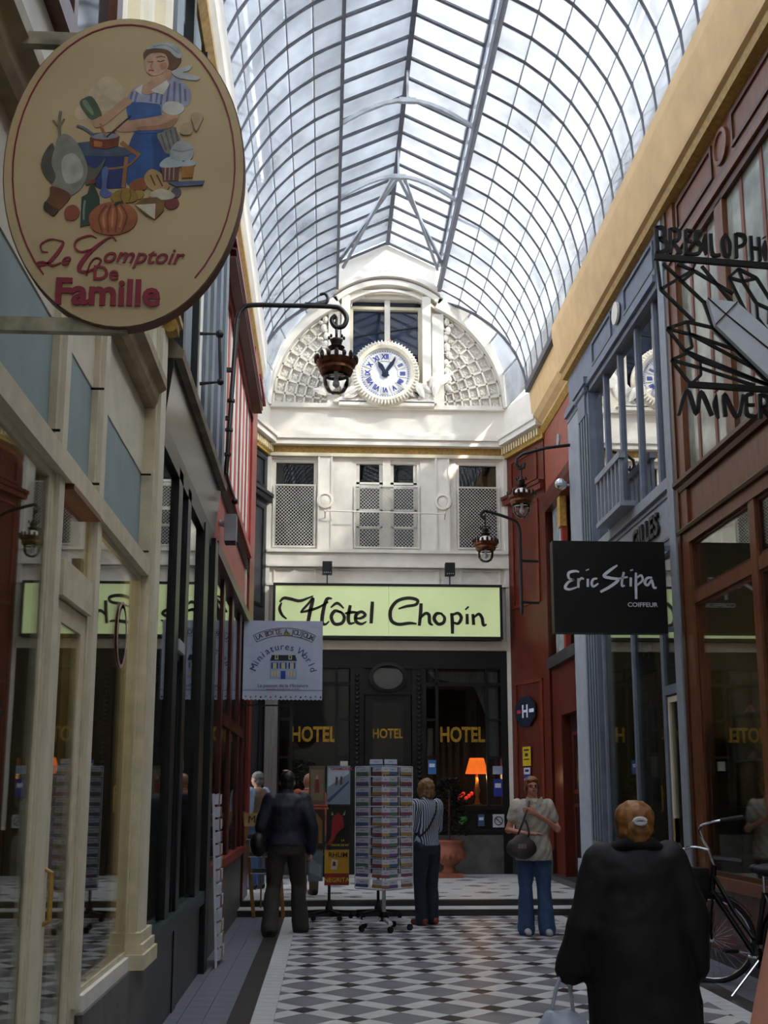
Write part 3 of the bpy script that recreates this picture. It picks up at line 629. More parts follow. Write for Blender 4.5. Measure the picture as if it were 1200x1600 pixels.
# lunette and gable
WXL, WXR = .38, 1.72
lun = arcpts(CX, 8.45, 2.34, math.pi, math.pi - A0, 20)
MB().prism([(WXL, 8.45)] + lun + [(CX - BX, EZ), (CX, AZ), (CX, 10.62), (WXL, 10.62)], YE + .05, YE + .3).build('gable_wall', WHITE, we)
lun = arcpts(CX, 8.45, 2.34, 0, A0, 20)
MB().prism([(WXR, 8.45)] + lun + [(CX + BX, EZ), (CX, AZ), (CX, 10.62), (WXR, 10.62)][0:], YE + .05, YE + .3).build('gable_wall', WHITE, we)
for sd in (-1, 1):
    a0, a1 = (math.pi, math.pi - A0) if sd < 0 else (0, A0)
    o = arcpts(CX, 8.45, 2.34, a0, a1, 24); i_ = arcpts(CX, 8.45, 2.12, a0, a1, 24)
    m = MB()
    for k in range(24): m.prism([o[k], o[k+1], i_[k+1], i_[k]], YE - .12, YE + .06)
    m.build('lunette_arch', WHITE, we)
    m = MB()
    for k in range(24): m.prism([arcpts(CX, 8.45, 2.16, a0, a1, 24)[k], arcpts(CX, 8.45, 2.16, a0, a1, 24)[k+1], i_[k+1], i_[k]], YE - .16, YE - .1)
    m.build('arch_moulding', WHITE2, we)
    # fan of coffers with a rosette in each
    radii = [2.1, 1.9, 1.71, 1.54, 1.38, 1.24, 1.11]; nrow = 8; span = R(62)
    m = MB()
    for k in range(nrow + 1):
        a = a0 + (-1 if sd < 0 else 1) * span * k / nrow; rin = 1.05 if 8.45 + 1.05 * math.sin(a) < 10.4 else 1.3
        if abs(math.cos(a)) * rin < .86: rin = .86 / abs(math.cos(a))
        p, q = (CX + rin * math.cos(a), 8.45 + rin * math.sin(a)), (CX + 2.12 * math.cos(a), 8.45 + 2.12 * math.sin(a))
        m.bar((p[0], YE + .02, p[1]), (q[0], YE + .02, q[1]), .03, .07, up=(0, 1, 0))
    for r in radii:
        q = [p for p in arcpts(CX, 8.45, r, a0, a0 + (-1 if sd < 0 else 1) * span, 16) if abs(p[0] - CX) > .84]
        for a, b in zip(q, q[1:]): m.bar((a[0], YE + .02, a[1]), (b[0], YE + .02, b[1]), .03, .07, up=(0, 1, 0))
    m.build('coffer_grid', WHITE, we)
    for k in range(nrow):
        for j in range(len(radii) - 1):
            a = a0 + (-1 if sd < 0 else 1) * span * (k + .5) / nrow; r = (radii[j] + radii[j + 1]) / 2
            x, z = CX + r * math.cos(a), 8.45 + r * math.sin(a)
            if abs(x - CX) < .92: continue
            if 'ROS' not in globals():
                rm = MB(); rm.ball((0, 0, 0), (.03, .02, .03), 8, 5)
                for q in range(4): rm.ball((.045 * math.cos(q * 1.571 + .78), 0, .045 * math.sin(q * 1.571 + .78)), (.035, .018, .035), 8, 5)
                ROS = rm.build('coffer_rosette', WHITE, we, local=True); ROS.location = (x - 1.08, .045, z - .15)
            else: inst(ROS, (x - 1.08, .045, z - .15), we, rot=(0, -a, 0), scale=(r / 2, 1, r / 2), name='coffer_rosette')
# window surround
for sd in (-1, 1):
    x0 = WXL if sd < 0 else WXR
    E_('surround', WHITE, we, x0, x0 + sd * .16, 8.5, 10.62, -.06, .1); E_('outer_pilaster', WHITE, we, x0 + sd * .18, x0 + sd * .4, 8.5, 10.3, -.06, .06)
    vn = sub('garland', we, (x0 + sd * .45, YE, 9.2))
    for i in range(9):
        z = 10.15 - i * .16; MB().ball((x0 + sd * (.46 + .03 * math.sin(i * 2)), YE - .03, z), (.055, .05, .07), 8, 6).ball((x0 + sd * (.5 + .04 * math.cos(i * 3)), YE - .02, z - .06), (.06, .04, .035), 8, 6).build('leaf', WHITE, vn)
E_('window_sill', WHITE, we, WXL - .2, WXR + .2, 8.44, 8.52, 0, .2)
for r0, r1, d in ((1.42, 1.52, .12), (1.56, 1.64, .18), (1.3, 1.34, .08)):
    o = arcpts(CX, 9.42, r1, R(48), R(132), 18); i_ = arcpts(CX, 9.42, r0, R(48), R(132), 18); m = MB()
    for k in range(18): m.prism([o[k], o[k+1], i_[k+1], i_[k]], YE - d, YE + .06)
    m.build('archivolt', WHITE, we)
MB().ball((CX, YE - .08, 11.12), (.14, .06, .05)).ball((CX - .1, YE - .08, 11.1), (.08, .05, .04)).ball((CX + .1, YE - .08, 11.1), (.08, .05, .04)).build('crest', WHITE, we)
w = struct('window_1', loc=(CX, YE, 8.5))
o_ = arcpts(CX, 8.0, 2.68, R(76), R(104), 10)
MB().prism([(WXL, 8.5), (WXR, 8.5)] + [(WXR, 10.45)] + o_ + [(WXL, 10.45)], YE + .2, YE + .21).build('pane', mat('blue reflecting glass', '#1d2a44', .05, vary=.3, scale=1.5, spec=1.), w)
MB().prism([(WXL - .02, 10.44)] + o_[::-1] + [(WXR + .02, 10.44), (WXR + .02, 10.75), (WXL - .02, 10.75)], YE - .05, YE + .2).build('arched_head', CREAM2, w)
MB().box(CX - .05, CX + .05, YE + .1, YE + .2, 8.5, 10.66).build('mullion', WHITE2, w)
MB().frame(WXL, WXR, 8.5, 10.5, .06, YE + .12, YE + .2, 'xz').build('window_frame', CREAM2, w)
for z, x0, x1 in ((9.9, WXL, WXR), (9.3, WXL, WXR)): MB().bar((x0, YE + .195, z), (x1, YE + .195, z + .25), .02).build('glazing_bar', IRON, w)
# mezzanine windows
BAR = mat('white lattice wire', '#d8d3c8', .5)
for n, (x0, x1) in ((2, W1), (3, W2), (4, W3)):
    w = struct('window_%d' % n, loc=((x0 + x1) / 2, YE, ZW0))
    MB().frame(x0, x1, ZW0, ZW1, .06, YE + .02, YE + .12, 'xz').build('window_frame', WHITE2, w)
    MB().box(x0, x1, YE + .28, YE + .3, ZW0, ZW1).build('dark_room', mat('dark room', '#22262b', .7), w)
    if n == 3:
        xm = (x0 + x1) / 2; MB().box(xm - .07, xm + .07, YE + .0, YE + .12, ZW0, ZW1).build('meeting_stile', WHITE2, w)
        for a, b in ((x0 + .06, xm - .07), (xm + .07, x1 - .06)):
            MB().box(a, b, YE + .08, YE + .086, ZW0 + .06, ZW1 - .06).build('pane', SHOPGLASS, w)
            MB().box(a, a + .06, YE + .05, YE + .11, ZW0 + .06, ZW1 - .06).box(b - .06, b, YE + .05, YE + .11, ZW0 + .06, ZW1 - .06).build('sash', WHITE2, w)
            for z in (6.2, 6.52, 6.95, 7.02): MB().box(a, b, YE + .05, YE + .1, z, z + .04).build('glazing_bar', WHITE2, w)
    else: MB().box(x0 + .06, x1 - .06, YE + .08, YE + .086, ZW0 + .06, ZW1 - .06).build('pane', glassmat('grey mezzanine glass', (.35, .37, .36), ior=1.5, boost=1.3), w)
    # lattice guard in front of the lower two thirds
    z1 = 6.98; m = MB(); P = .062
    m.frame(x0 + .02, x1 - .02, ZW0 + .02, z1, .025, YE - .03, YE - .01, 'xz')
    a = x0 + .02; b = x1 - .02; c = ZW0 + .02
    t = -(z1 - c)
    while t < b - a:
        for sg in (1, -1):
            p0 = [a + max(t, 0), c + max(-t, 0)]; p1x = min(b, a + t + (z1 - c)); p1 = [p1x, c + (p1x - a - t)]
            if sg < 0: p0[0] = a + b - p0[0]; p1[0] = a + b - p1[0]
            m.bar((p0[0], YE - .02, p0[1]), (p1[0], YE - .02, p1[1]), .0065, .008, up=(0, 1, 0))
        t += P
    g = m.build('lattice_guard', BAR, w)
for xc in (-.05, 2.07):
    E_('pilaster', WHITE, we, xc - .13, xc + .13, 5.78, 7.5, 0, .05)
    MB().lathe([(.15, 0), (.15, .04), (.11, .045), (.1, .015), (.07, .03), (0, .04)], (xc, YE - .05, 6.68), 24, 'y').build('roundel', WHITE, we)
    for dx in (-.13, .1): E_('fillet', WHITE2, we, xc + dx, xc + dx + .03, 5.78, 7.5, .05, .07)
rd = thing('flag_rail', 'thin white rod fixed in front of the hotel casement', 'rod', (1.0, YE - .2, 6.4))
MB().tube([(-.05, YE - .2, 6.45), (2.1, YE - .2, 6.42)], .014, 8).build('rod', WHITE2, rd)
for x in (-.05, 2.1): MB().tube([(x, YE - .05, 6.36), (x, YE - .2, 6.44)], .012, 6).ball((x, YE - .2, 6.44), .022).build('bracket', WHITE2, rd)
# corner chamfers
def chamfer(side):
    a = Vector((HXL, YE)) if side < 0 else Vector((HXR, YE)); b = Vector((-1.5, YC)) if side < 0 else Vector((3.68, YC))
    n = Vector((-(b - a).y, (b - a).x)).normalized()
    if n.y > 0: n = -n
    def slab(name, m, t0, t1, z0, z1, d0, d1, par):
        p, q = a.lerp(b, t0), a.lerp(b, t1); poly = [tuple(p + n * d0), tuple(q + n * d0), tuple(q + n * d1), tuple(p + n * d1)]
        return MB().prism(poly, z0, z1, 'xy').build(name, m, par)
    return slab
for side, m1, m2, nm, lb in ((-1, mat('charcoal paint', '#33333a', .4, vary=.15), BLACKWOOD, 'black_corner_pilaster', 'charcoal panelled corner pilaster between red shop and hotel'), (1, BROWNWOOD, mat('deep red brown wood', '#6e2d1b', .4, vary=.2, scale=5, stretch=(6, 6, .7)), 'brown_corner_pilaster', 'red brown panelled corner pilaster between hotel and doorway')):
    sl = chamfer(side); cp = struct('trim_1' if side < 0 else 'trim_2', lb, (HXL - .2 if side < 0 else HXR + .2, YE - .6, .15))
    sl('shaft', m1, 0, 1, .15, 7.5, -.3, 0, cp); sl('cap_moulding', m2, 0, 1, 6.62, 6.72, 0, .08, cp); sl('cap_moulding', m1, 0, 1, 6.72, 6.78, 0, .11, cp)
    for z0, z1 in ((6.85, 7.4), (.9, 3.4), (4.7, 6.5)):
        for t0, t1, za, zb in ((.15, .2, z0, z1), (.8, .85, z0, z1), (.15, .85, z0, z0 + .05), (.15, .85, z1 - .05, z1)): sl('panel_moulding', m2, t0, t1, za, zb, 0, .025, cp)
    sl('skirting', STONEDARK, 0, 1, .15, .6, 0, .03, cp)
    sl('attic', WHITE, 0, 1, 7.7, 8.48, -.3, .02, we); sl('cornice', WHITE, -.05, 1.05, 7.72, 7.82, 0, .18, we); sl('cornice', WHITE, -.05, 1.05, 7.82, 7.9, 0, .22, we); sl('cornice_bed', GILT, 0, 1.05, 7.5, 7.72, -.1, .05, we)
    for i in range(15): sl('dentil', MATS['dentil cream'], .03 + i * .066, .065 + i * .066, 7.57, 7.69, .05, .1, we)
E_('edge_trim', WHITE2, we, HXR - .05, HXR + .02, .9, 7.5, 0, .06); E_('edge_trim', WHITE2, we, HXL - .02, HXL + .05, 3.96, 7.5, 0, .06)
MB().box(-6, HXL - .45, YE + .1, YE + .4, .1, 8.7).build('side_passage_wall', mat('dim passage wall', '#6e5a4a', .7), we)
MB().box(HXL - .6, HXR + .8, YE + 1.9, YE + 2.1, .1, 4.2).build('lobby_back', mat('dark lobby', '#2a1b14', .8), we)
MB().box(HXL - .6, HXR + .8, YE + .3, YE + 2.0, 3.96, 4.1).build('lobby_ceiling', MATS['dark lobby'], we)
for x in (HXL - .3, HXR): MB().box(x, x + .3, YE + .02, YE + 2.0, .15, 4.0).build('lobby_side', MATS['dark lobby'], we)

# ---------------------------------------------------------------- hotel shopfront in black wood
s = thing('hotel_shopfront', 'black carved wood hotel front with gilt lettering on its glass', 'shopfront', (1.08, YE, .15))
E_('head', DARKWOOD, s, HXL, HXR, 3.66, 3.97, -.15, .05)
for x0, x1 in ((HXL, -.8), (.42, .66), (1.5, 1.74), (3.06, HXR)):
    p_ = E_('pilaster', DARKWOOD, s, x0, x1, .15, 3.66, -.15, .04)
    if x0 in (.42, 1.5):
        for i in range(34): MB().ball((x0 + .12, YE - .05, .9 + i * .08), (.045, .03, .032), 6, 4).build('carved_bead', DARKWOOD, p_)
LET = mat('gilt letter', '#b98d2c', .3, metal=.3, vary=.25, scale=30)
for x0, x1, t in ((-.8, .42, .46), (1.74, 3.06, .46)):
    E_('stone_base', STONE, s, x0, x1, .15, .8, -.1, .06); E_('apron', DARKWOOD, s, x0, x1, .8, 1.22, -.1, .02)
    MB().frame(x0 + .08, x1 - .08, .86, 1.16, .04, YE - .045, YE - .02, 'xz').build('apron_panel', DARKWOOD, s)
    E_('window_sill', DARKWOOD, s, x0, x1, 1.22, 1.3, -.1, .07)
    E_('transom_bar', DARKWOOD, s, x0, x1, 3.36, 3.42, -.06, .02)
    xs = (x0, x0 + .2, x1 - .24, x1)
    for x in xs[1:3]: E_('mullion', DARKWOOD, s, x - .025, x + .025, 1.3, 3.66, -.06, .02)
    for a, b in zip(xs, xs[1:]):
        E_('pane', SHOPGLASS, s, a + .02, b - .02, 1.3, 3.36, -.03, -.024); E_('pane', SHOPGLASS, s, a + .02, b - .02, 3.42, 3.66, -.03, -.024)
    for a, b in ((xs[0], xs[1]), (xs[2], xs[3])):
        for z in (2.1, 2.75): E_('glazing_bar', DARKWOOD, s, a, b, z, z + .04, -.06, .01)
    text('gilt_word', 'HOTEL', .36, ((x0 + x1) / 2 - .02, YE + .02, 2.5), LET, s, '-y', bold=.01, depth=.004, sx=.7)
E_('door_head', DARKWOOD, s, .66, 1.5, 3.2, 3.3, -.1, .03)
dr = MB().frame(.68, 1.48, .17, 3.2, .14, YE + .0, YE + .08, 'xz').build('door', DARKWOOD, s); E_('door_glass', SHOPGLASS, dr, .82, 1.34, 1.2, 3.06, -.05, -.044); E_('door_panel', DARKWOOD, dr, .82, 1.34, .3, 1.2, -.07, -.03)
text('gilt_word', 'HOTEL', .23, (1.08, YE + .03, 2.52), LET, s, '-y', bold=.005, depth=.004, sx=.76)
MB().tube([(1.4, YE - .0, 1.2), (1.4, YE - .06, 1.22), (1.4, YE - .06, 1.6), (1.4, YE, 1.62)], .014).build('door_handle', GILT, dr)
MB().lathe([(.34, 0), (.34, .07), (.27, .08), (.26, .0)], (1.08, YE - .02, 3.5), 28, 'y', sy=.78).build('oval_frame', DARKWOOD, s)
MB().lathe([(.27, 0), (.27, .01), (0, .012)], (1.08, YE - .02, 3.5), 28, 'y', sy=.78).build('oval_glass', mat('mirror dark oval glass', '#3c3a38', .05, spec=1.), s)
E_('over_door_panel', DARKWOOD, s, .66, 1.5, 3.3, 3.66, -.1, .0)
# ---------------------------------------------------------------- hotel sign, lightbox
s = thing('hotel_sign', 'pale green lightbox sign with black brush lettering over hotel entrance', 'sign', (1.07, YE - .2, 4.17))
MB().frame(-.94, 3.08, 4.15, 5.12, .045, YE - .3, YE - .08, 'xz').box(-.94, 3.08, YE - .12, YE - .08, 4.15, 5.12).build('casing', IRON, s)
GREEN = mat('backlit pale green acrylic', '#cddba0', .4, vary=.05, scale=.8, emit=.13)
MB().box(-.9, 1.075, YE - .285, YE - .14, 4.19, 5.08).build('light_panel', GREEN, s); MB().box(1.085, 3.04, YE - .285, YE - .14, 4.19, 5.08).build('light_panel', GREEN, s)
# traced in pixels of the lettering, x right, z up
def px(lst): return [[((p[0] - 600) , -(p[1] - 960)) + tuple(p[2:]) for p in l] for l in lst]
HC = px([[(446,946,.6),(452,940,1),(462,941,1.1),(476,944,1),(488,940,.7),(497,936,.4)],[(449,947,.5),(446,956,1),(450,966,.9),(457,972,.5)],
 [(478,962,.5),(482,957,.8),(490,948,.8),(497,940,1),(493,958,1.3),(489,978,1.1),(484,981,.7)],[(478,962,.5),(490,959,.9),(505,954,.8),(520,945,.6)],[(526,940,.5),(518,941,1.1),(513,957,1.2),(511,976,1.2),(516,980,.8),(522,975,.4)],
 [(541,962,.6),(531,959,1.1),(525,968,1.2),(530,979,1.1),(541,978,1.1),(545,969,1.1),(540,961,.8),(534,960,.5)],[(524,954,.5),(534,947,1),(544,955,.5)],
 [(554,950,1),(551,968,1.2),(553,978,1),(561,977,.5)],[(546,963,.6),(555,961,1),(566,961,.5)],
 [(561,970,.5),(570,970,.9),(577,965,1),(571,960,1),(563,965,1.2),(563,975,1.1),(571,979,.9),(579,975,.4)],[(588,944,1.1),(587,960,1.2),(586,978,1.1)],
 [(628,955,.5),(640,951,.9),(655,948,1),(657,941,1.1),(643,938,1.1),(626,943,1.1),(616,957,1.2),(617,973,1.2),(628,979,1.1),(645,977,1),(656,978,.5)],
 [(663,946,1.1),(662,962,1.2),(660,981,1)],[(661,970,.6),(669,962,1),(675,964,1.1),(676,976,1.1),(681,980,.5)],
 [(696,962,.6),(687,962,1.1),(683,970,1.2),(689,978,1.1),(697,976,1.1),(699,968,1),(693,961,.6)],
 [(710,961,1),(711,975,1.2),(711,993,1)],[(711,964,.7),(720,961,1),(725,968,1.1),(720,977,1),(712,975,.6)],
 [(734,962,1),(734,978,1.1)],[(733,952,1.6),(735,954,1.6)],[(743,962,1),(744,979,1.1)],[(744,968,.6),(752,962,1),(757,968,1.1),(759,979,1),(764,978,.5)]])
k_ = 3.98 / 350
m = strokes(MB(), HC, 4.6, YE - .292, .012, sc=k_, ox=.93, oz=4.62)
m.build('brush_lettering', mat('black brown enamel', '#1e1610', .5), s)
for x in (-.0, 2.16):
    fl = thing('floodlight', 'small black floodlight on a stalk above the hotel sign', 'floodlight', (x, YE - .3, 5.12), group='floodlights over the hotel sign')
    MB().box(x - .085, x + .085, YE - .36, YE - .2, 5.28, 5.5).build('housing', IRON, fl); MB().tube([(x, YE - .25, 5.1), (x, YE - .25, 5.3)], .012, 6).build('stalk', IRON, fl)
    for i in range(4): MB().box(x - .06 + i * .035, x - .045 + i * .035, YE - .365, YE - .355, 5.29, 5.31).build('vent', STEELLT, fl)

# ---------------------------------------------------------------- clock
c = thing('round_clock', 'round white clock with blue Roman numerals above the hotel', 'clock', (1.02, YE - .1, 9.04))
cy_ = YE - .12
MB().lathe([(.62, -.1), (.63, .08), (.6, .14), (.53, .19), (.47, .17), (.455, .1), (.455, -.1)], (1.02, cy_, 9.04), 48, 'y').build('bezel', mat('cream clock rim', '#e6dcc4', .5), c, smooth=False)
proto = MB().ball((0, 0, 0), (.018, .03, .05), 6, 5).build('gadroon', WHITE2, c, local=True)
for i in range(60):
    a = i * 2 * math.pi / 60; q = proto if i == 0 else inst(proto, (0, 0, 0), c, name='gadroon'); q.location = (.575 * math.cos(a), -.19, .575 * math.sin(a)); q.rotation_euler = (0, -a + math.pi / 2, 0)
MB().lathe([(.46, 0), (.46, .1), (0, .101)], (1.02, cy_, 9.04), 48, 'y').build('dial', mat('white enamel', '#e3e4ec', .2, vary=.03), c)
NUMB = mat('blue enamel', '#1f3f9e', .3)
for i, t in enumerate(('XII', 'I', 'II', 'III', 'IIII', 'V', 'VI', 'VII', 'VIII', 'IX', 'X', 'XI')):
    a = math.pi / 2 - i * math.pi / 6; r = .315; x, z = 1.02 + r * math.cos(a), 9.04 + r * math.sin(a)
    q = MB()
    ca, sa = math.cos(a), math.sin(a)
    q.prism([(x + ca * .08 - sa * .075, z + sa * .08 + ca * .075), (x + ca * .08 + sa * .075, z + sa * .08 - ca * .075), (x - ca * .075 + sa * .055, z - sa * .075 - ca * .055), (x - ca * .075 - sa * .055, z - sa * .075 + ca * .055)], cy_ - .118, cy_ - .1)
    pq = q.build('numeral_plaque', WHITE, c); text('numeral', t, .135, (x, cy_ - .122, z), NUMB, pq, '-y', roll=a - math.pi / 2, bold=.004, depth=.006, sx=.8)
dots = MB()
for i in range(60): a = i * math.pi / 30; dots.box(1.02 + .43 * math.cos(a) - .008, 1.02 + .43 * math.cos(a) + .008, cy_ - .105, cy_ - .1, 9.04 + .43 * math.sin(a) - .008, 9.04 + .43 * math.sin(a) + .008)
dots.build('minute_track', NUMB, c)['kind'] = 'stuff'
HAND = mat('dark blue hand', '#141a33', .4)
def hand(name, ang, ln, w):
    d = Vector((math.sin(ang), math.cos(ang))); n = Vector((d.y, -d.x)); o = Vector((1.02, 9.04))
    P = [o - d * .08 + n * w * .5, o + n * w * .35, o + d * ln * .6 + n * w * .5, o + d * ln, o + d * ln * .6 - n * w * .5, o - n * w * .35, o - d * .08 - n * w * .5]
    MB().prism([tuple(p) for p in P], cy_ - .14, cy_ - .13).build(name, HAND, c)
hand('hour_hand', R(-31), .27, .09); hand('minute_hand', R(34), .36, .075)
MB().lathe([(.06, 0), (.06, .03), (0, .035)], (1.02, cy_ - .115, 9.04), 16, 'y').build('hub', HAND, c)
MB().ball((1.02 + .08, cy_ - .1, 9.68), .03).tube([(1.02 + .08, cy_ - .1, 9.6), (1.02 + .08, cy_ - .1, 9.68)], .012).build('finial', mat('pink copper', '#c98872', .4), c)
def leafmesh(L, w):
    m = MB(); n = 6; A = []; B = []; Cc = []
    for i in range(n + 1):
        t = i / n; h = w * math.sin(math.pi * min(1, t * .92 + .06)) ; z = .12 * L * math.sin(t * 2.2); A.append((t * L, -h, z)); Cc.append((t * L, 0, z + .03 * L)); B.append((t * L, h, z))
    vs = A + Cc + B + [(p[0], p[1], p[2] - .015) for p in A + B]; fs = []
    for i in range(n): fs += [(i, i + 1, n + 2 + i, n + 1 + i), (n + 1 + i, n + 2 + i, 2*n + 3 + i, 2*n + 2 + i), (3*n + 3 + i, 4*n + 4 + i, 4*n + 5 + i, 3*n + 4 + i)]
    return m.add(vs, fs)
lf = None
for sd, where in ((-1, 'under the iron lantern'), (1, 'beside the fan panel over the casement')):
    g = sub('leaf_spray', we, (1.02 + sd * .6, YE - .1, 8.5))
    for i in range(16):
        a = R(20 + i * 10) if sd > 0 else R(160 - i * 10); rr = random.uniform(-.05, .4); z = 8.55 + random.uniform(0, .4) * (1 - i / 22)
        if lf is None: lf = leafmesh(.36, .07).build('leaf', WHITE, g, local=True); q = lf
        else: q = inst(lf, (0, 0, 0), g, name='leaf')
        q.location = (sd * (rr + .02 * (i % 4)), -.06 - .02 * (i % 5), z - 8.5); q.rotation_euler = (R(90), -a + random.uniform(-.3, .3), R(random.uniform(-15, 15)))
    MB().prism([(1.02 + sd * .15, 8.5), (1.02 + sd * .95, 8.5), (1.02 + sd * .8, 8.6), (1.02 + sd * .45, 8.57)], YE - .2, YE - .02).build('scroll_base', WHITE, g)
# ================================================================= OBJECTS: oval shop sign
YS = 3.15
s = thing('oval_sign', 'large oval cream sign with painted cook, hung from two wooden arms', 'sign', (-.645, YS, 2.9))
SIGNC = mat('aged cream board', '#c3ab82', .6, vary=.08, scale=3)
SIGNE = mat('sign edge brown', '#6f4c3a', .6)
def oval(rx, rz, n=64, a0=0., a1=2 * math.pi): return [(-.645 + rx * math.cos(a0 + (a1 - a0) * i / n), 3.423 + rz * math.sin(a0 + (a1 - a0) * i / n)) for i in range(n + (a1 - a0 < 6.28))]
m = MB(); m.prism(oval(.374, .53), YS, YS + .045); m.build('board', [SIGNE], s)
MB().prism(oval(.370, .526), YS - .004, YS).build('board_face', SIGNC, s)
MB().box(-1.1, -.6, YS + .012, YS + .04, 3.86, 3.905).build('upper_arm', mat('weathered arm paint', '#a79e88', .7, vary=.3, scale=12), s); MB().box(-1.1, -.62, YS + .012, YS + .04, 2.885, 2.93).build('lower_arm', MATS['weathered arm paint'], s)
def sm(p): return (-.645 + (p[0] / 3 - 193.5) * .001967 - (p[1] / 3 - 271) * .000010, 3.423 - (p[1] / 3 - 271) * .00219 + (p[0] / 3 - 193.5) * .00012)
LAY = [0]
def paint(name, col, pts, sp=True, k=4):
    LAY[0] += 1; q = [sm(p) for p in (spline(pts, k, True) if sp else pts)]
    MB().prism(q, YS - .0045 - LAY[0] * .00006, YS - .003).build('painted_' + name, mat('paint ' + col, col, .6, vary=.16, scale=22), s)
def pstroke(name, col, pts, w, **k):
    LAY[0] += 1; ln = [sm(p[:2]) + tuple(p[2:]) for p in pts]
    strokes(MB(), [ln], w * .00069, YS - .0045 - LAY[0] * .00006, .0015, **k).build('painted_' + name, mat('paint ' + col, col, .6, vary=.16, scale=22), s)
def circ(cx, cy, r, ry=None): return [(cx + r * math.cos(i * .785), cy + (ry or r) * math.sin(i * .785)) for i in range(8)]
paint('steam', '#cbb896', [(330,540),(400,430),(480,370),(560,440),(570,520),(470,540),(370,580)])
paint('skirt', '#2f5590', [(600,690),(640,630),(760,630),(800,690),(805,760),(780,850),(700,872),(600,892),(585,780)])
paint('skirt_fold', '#264880', [(700,660),(760,650),(790,720),(770,840),(720,860),(715,740)])
paint('sash', '#85836f', [(728,650),(790,608),(838,680),(848,725),(780,750),(748,705)])
for i in range(4): pstroke('sash_stripe', '#5a5f6c', [(745 + i * 22, 655 - i * 10), (775 + i * 20, 735 - i * 4)], 7)
paint('blouse', '#a5a8b8', [(572,485),(610,428),(645,418),(700,425),(770,386),(815,385),(865,432),(882,475),(862,525),(775,520),(745,560),(700,590),(620,560),(590,510)])
for a, b in (((600,450),(590,500)),((625,440),(612,505)),((720,445),(715,505)),((745,430),(738,515)),((775,415),(765,515)),((800,405),(800,505)),((825,415),(832,508)),((850,440),(856,500)),((690,455),(690,500))): pstroke('blouse_stripe', '#6b6f9c', [a, b], 10)
paint('apron', '#3c5f98', [(575,512),(620,500),(700,508),(735,518),(745,570),(760,640),(700,650),(620,645),(592,600)])
paint('table_body', '#29356a', [(380,752),(600,752),(592,905),(470,908),(395,860)], False)
paint('table_top', '#49586b', [(335,690),(410,683),(605,722),(622,745),(560,757),(370,750)], False)
pstroke('table_rail', '#9c6a38', [(560,690),(600,722),(650,755)], 20); pstroke('table_leg', '#94673a', [(588,760),(584,830),(580,905)], 18); pstroke('table_bar', '#9c6a38', [(470,815),(540,812),(600,800),(640,760)], 9)
paint('ladle', '#5d6ea0', [(475,815),(505,812),(500,900),(530,930),(500,950),(470,930),(480,890)])
paint('neck', '#c49b7d', [(695,368),(745,350),(778,345),(782,385),(740,430),(690,462),(655,462),(640,432),(690,395)])
paint('collar', '#d6d0c6', [(607,442),(648,416),(640,465)], False); paint('collar', '#d9d3c9', [(688,445),(762,398),(775,420),(748,468),(705,455)], False)
paint('arm', '#c2987a', [(418,600),(425,575),(470,558),(540,498),(570,478),(602,500),(560,535),(485,600),(440,618)])
paint('forearm', '#c2977a', [(528,625),(548,592),(600,588),(740,568),(790,543),(825,560),(815,602),(770,632),(640,637),(565,643)])
paint('forearm_shade', '#a97a5d', [(640,620),(740,612),(815,580),(812,604),(770,632),(640,637)])
paint('sleeve_cuff', '#d5cfc6', [(748,545),(762,505),(812,503),(850,528),(842,555),(800,568)])
paint('jar', '#4f6148', [(353,495),(373,476),(412,473),(458,548),(448,568),(412,578),(368,530)]); paint('jar_shine', '#83957a', [(365,498),(385,488),(420,545),(410,555)])
paint('pan', '#74391f', [(410,668),(430,645),(520,640),(550,662),(546,708),(500,722),(430,716),(412,700)], False); paint('pan_shine', '#b06a3c', [(430,680),(470,688),(470,712),(432,708)], False); paint('pan_rim', '#8d949c', [(412,662),(470,645),(545,655),(530,670),(470,676)])
pstroke('pan_handle', '#5b6470', [(345,608),(380,620),(430,655)], 12); pstroke('spoon', '#3b2d24', [(600,566),(540,620),(488,666)], 8); pstroke('ladle_rod', '#a9744a', [(455,600),(475,640),(480,665)], 10)
paint('hair', '#6c4a2e', [(643,270),(668,240),(720,230),(792,250),(826,292),(818,325),(790,350),(760,338),(745,300),(700,268),(660,302)])
paint('face', '#cba286', [(653,295),(680,268),(740,268),(764,300),(766,335),(742,362),(702,376),(668,360),(656,328)])
paint('cheek', '#c08368', [(725,318),(755,315),(758,340),(735,348)])
paint('cap', '#b4bbbc', [(658,246),(690,222),(740,215),(792,225),(824,257),(827,290),(800,287),(760,252),(700,242)]); pstroke('cap_fold', '#8d979b', [(690,235),(750,228),(815,270)], 5)
paint('ribbon', '#c2c6c6', [(783,358),(830,340),(880,330),(868,352),(840,364),(916,386),(905,402),(850,396),(812,386)])
pstroke('eyelid', '#5b4032', [(668,306),(680,310),(692,306)], 4); pstroke('eyelid', '#5b4032', [(712,304),(728,308),(746,301)], 4); pstroke('brow', '#6a4a32', [(706,288),(728,282),(750,288)], 4); pstroke('nose', '#a87a5e', [(692,308),(682,334),(694,340)], 5); pstroke('lips', '#9c4b44', [(672,352),(684,348),(698,353)], 7)
paint('goose_wing', '#55524a', [(198,740),(238,688),(252,780),(264,860),(238,872),(193,805)]); paint('goose_wing', '#625d50', [(398,800),(450,812),(492,762),(462,840),(405,890)])
paint('goose', '#8a877d', [(262,660),(300,648),(352,690),(400,780),(408,840),(382,905),(320,945),(262,960),(240,900),(262,850),(238,780),(248,710)]); paint('goose_breast', '#b1aea3', [(290,760),(340,740),(385,800),(380,860),(320,880),(290,830)])
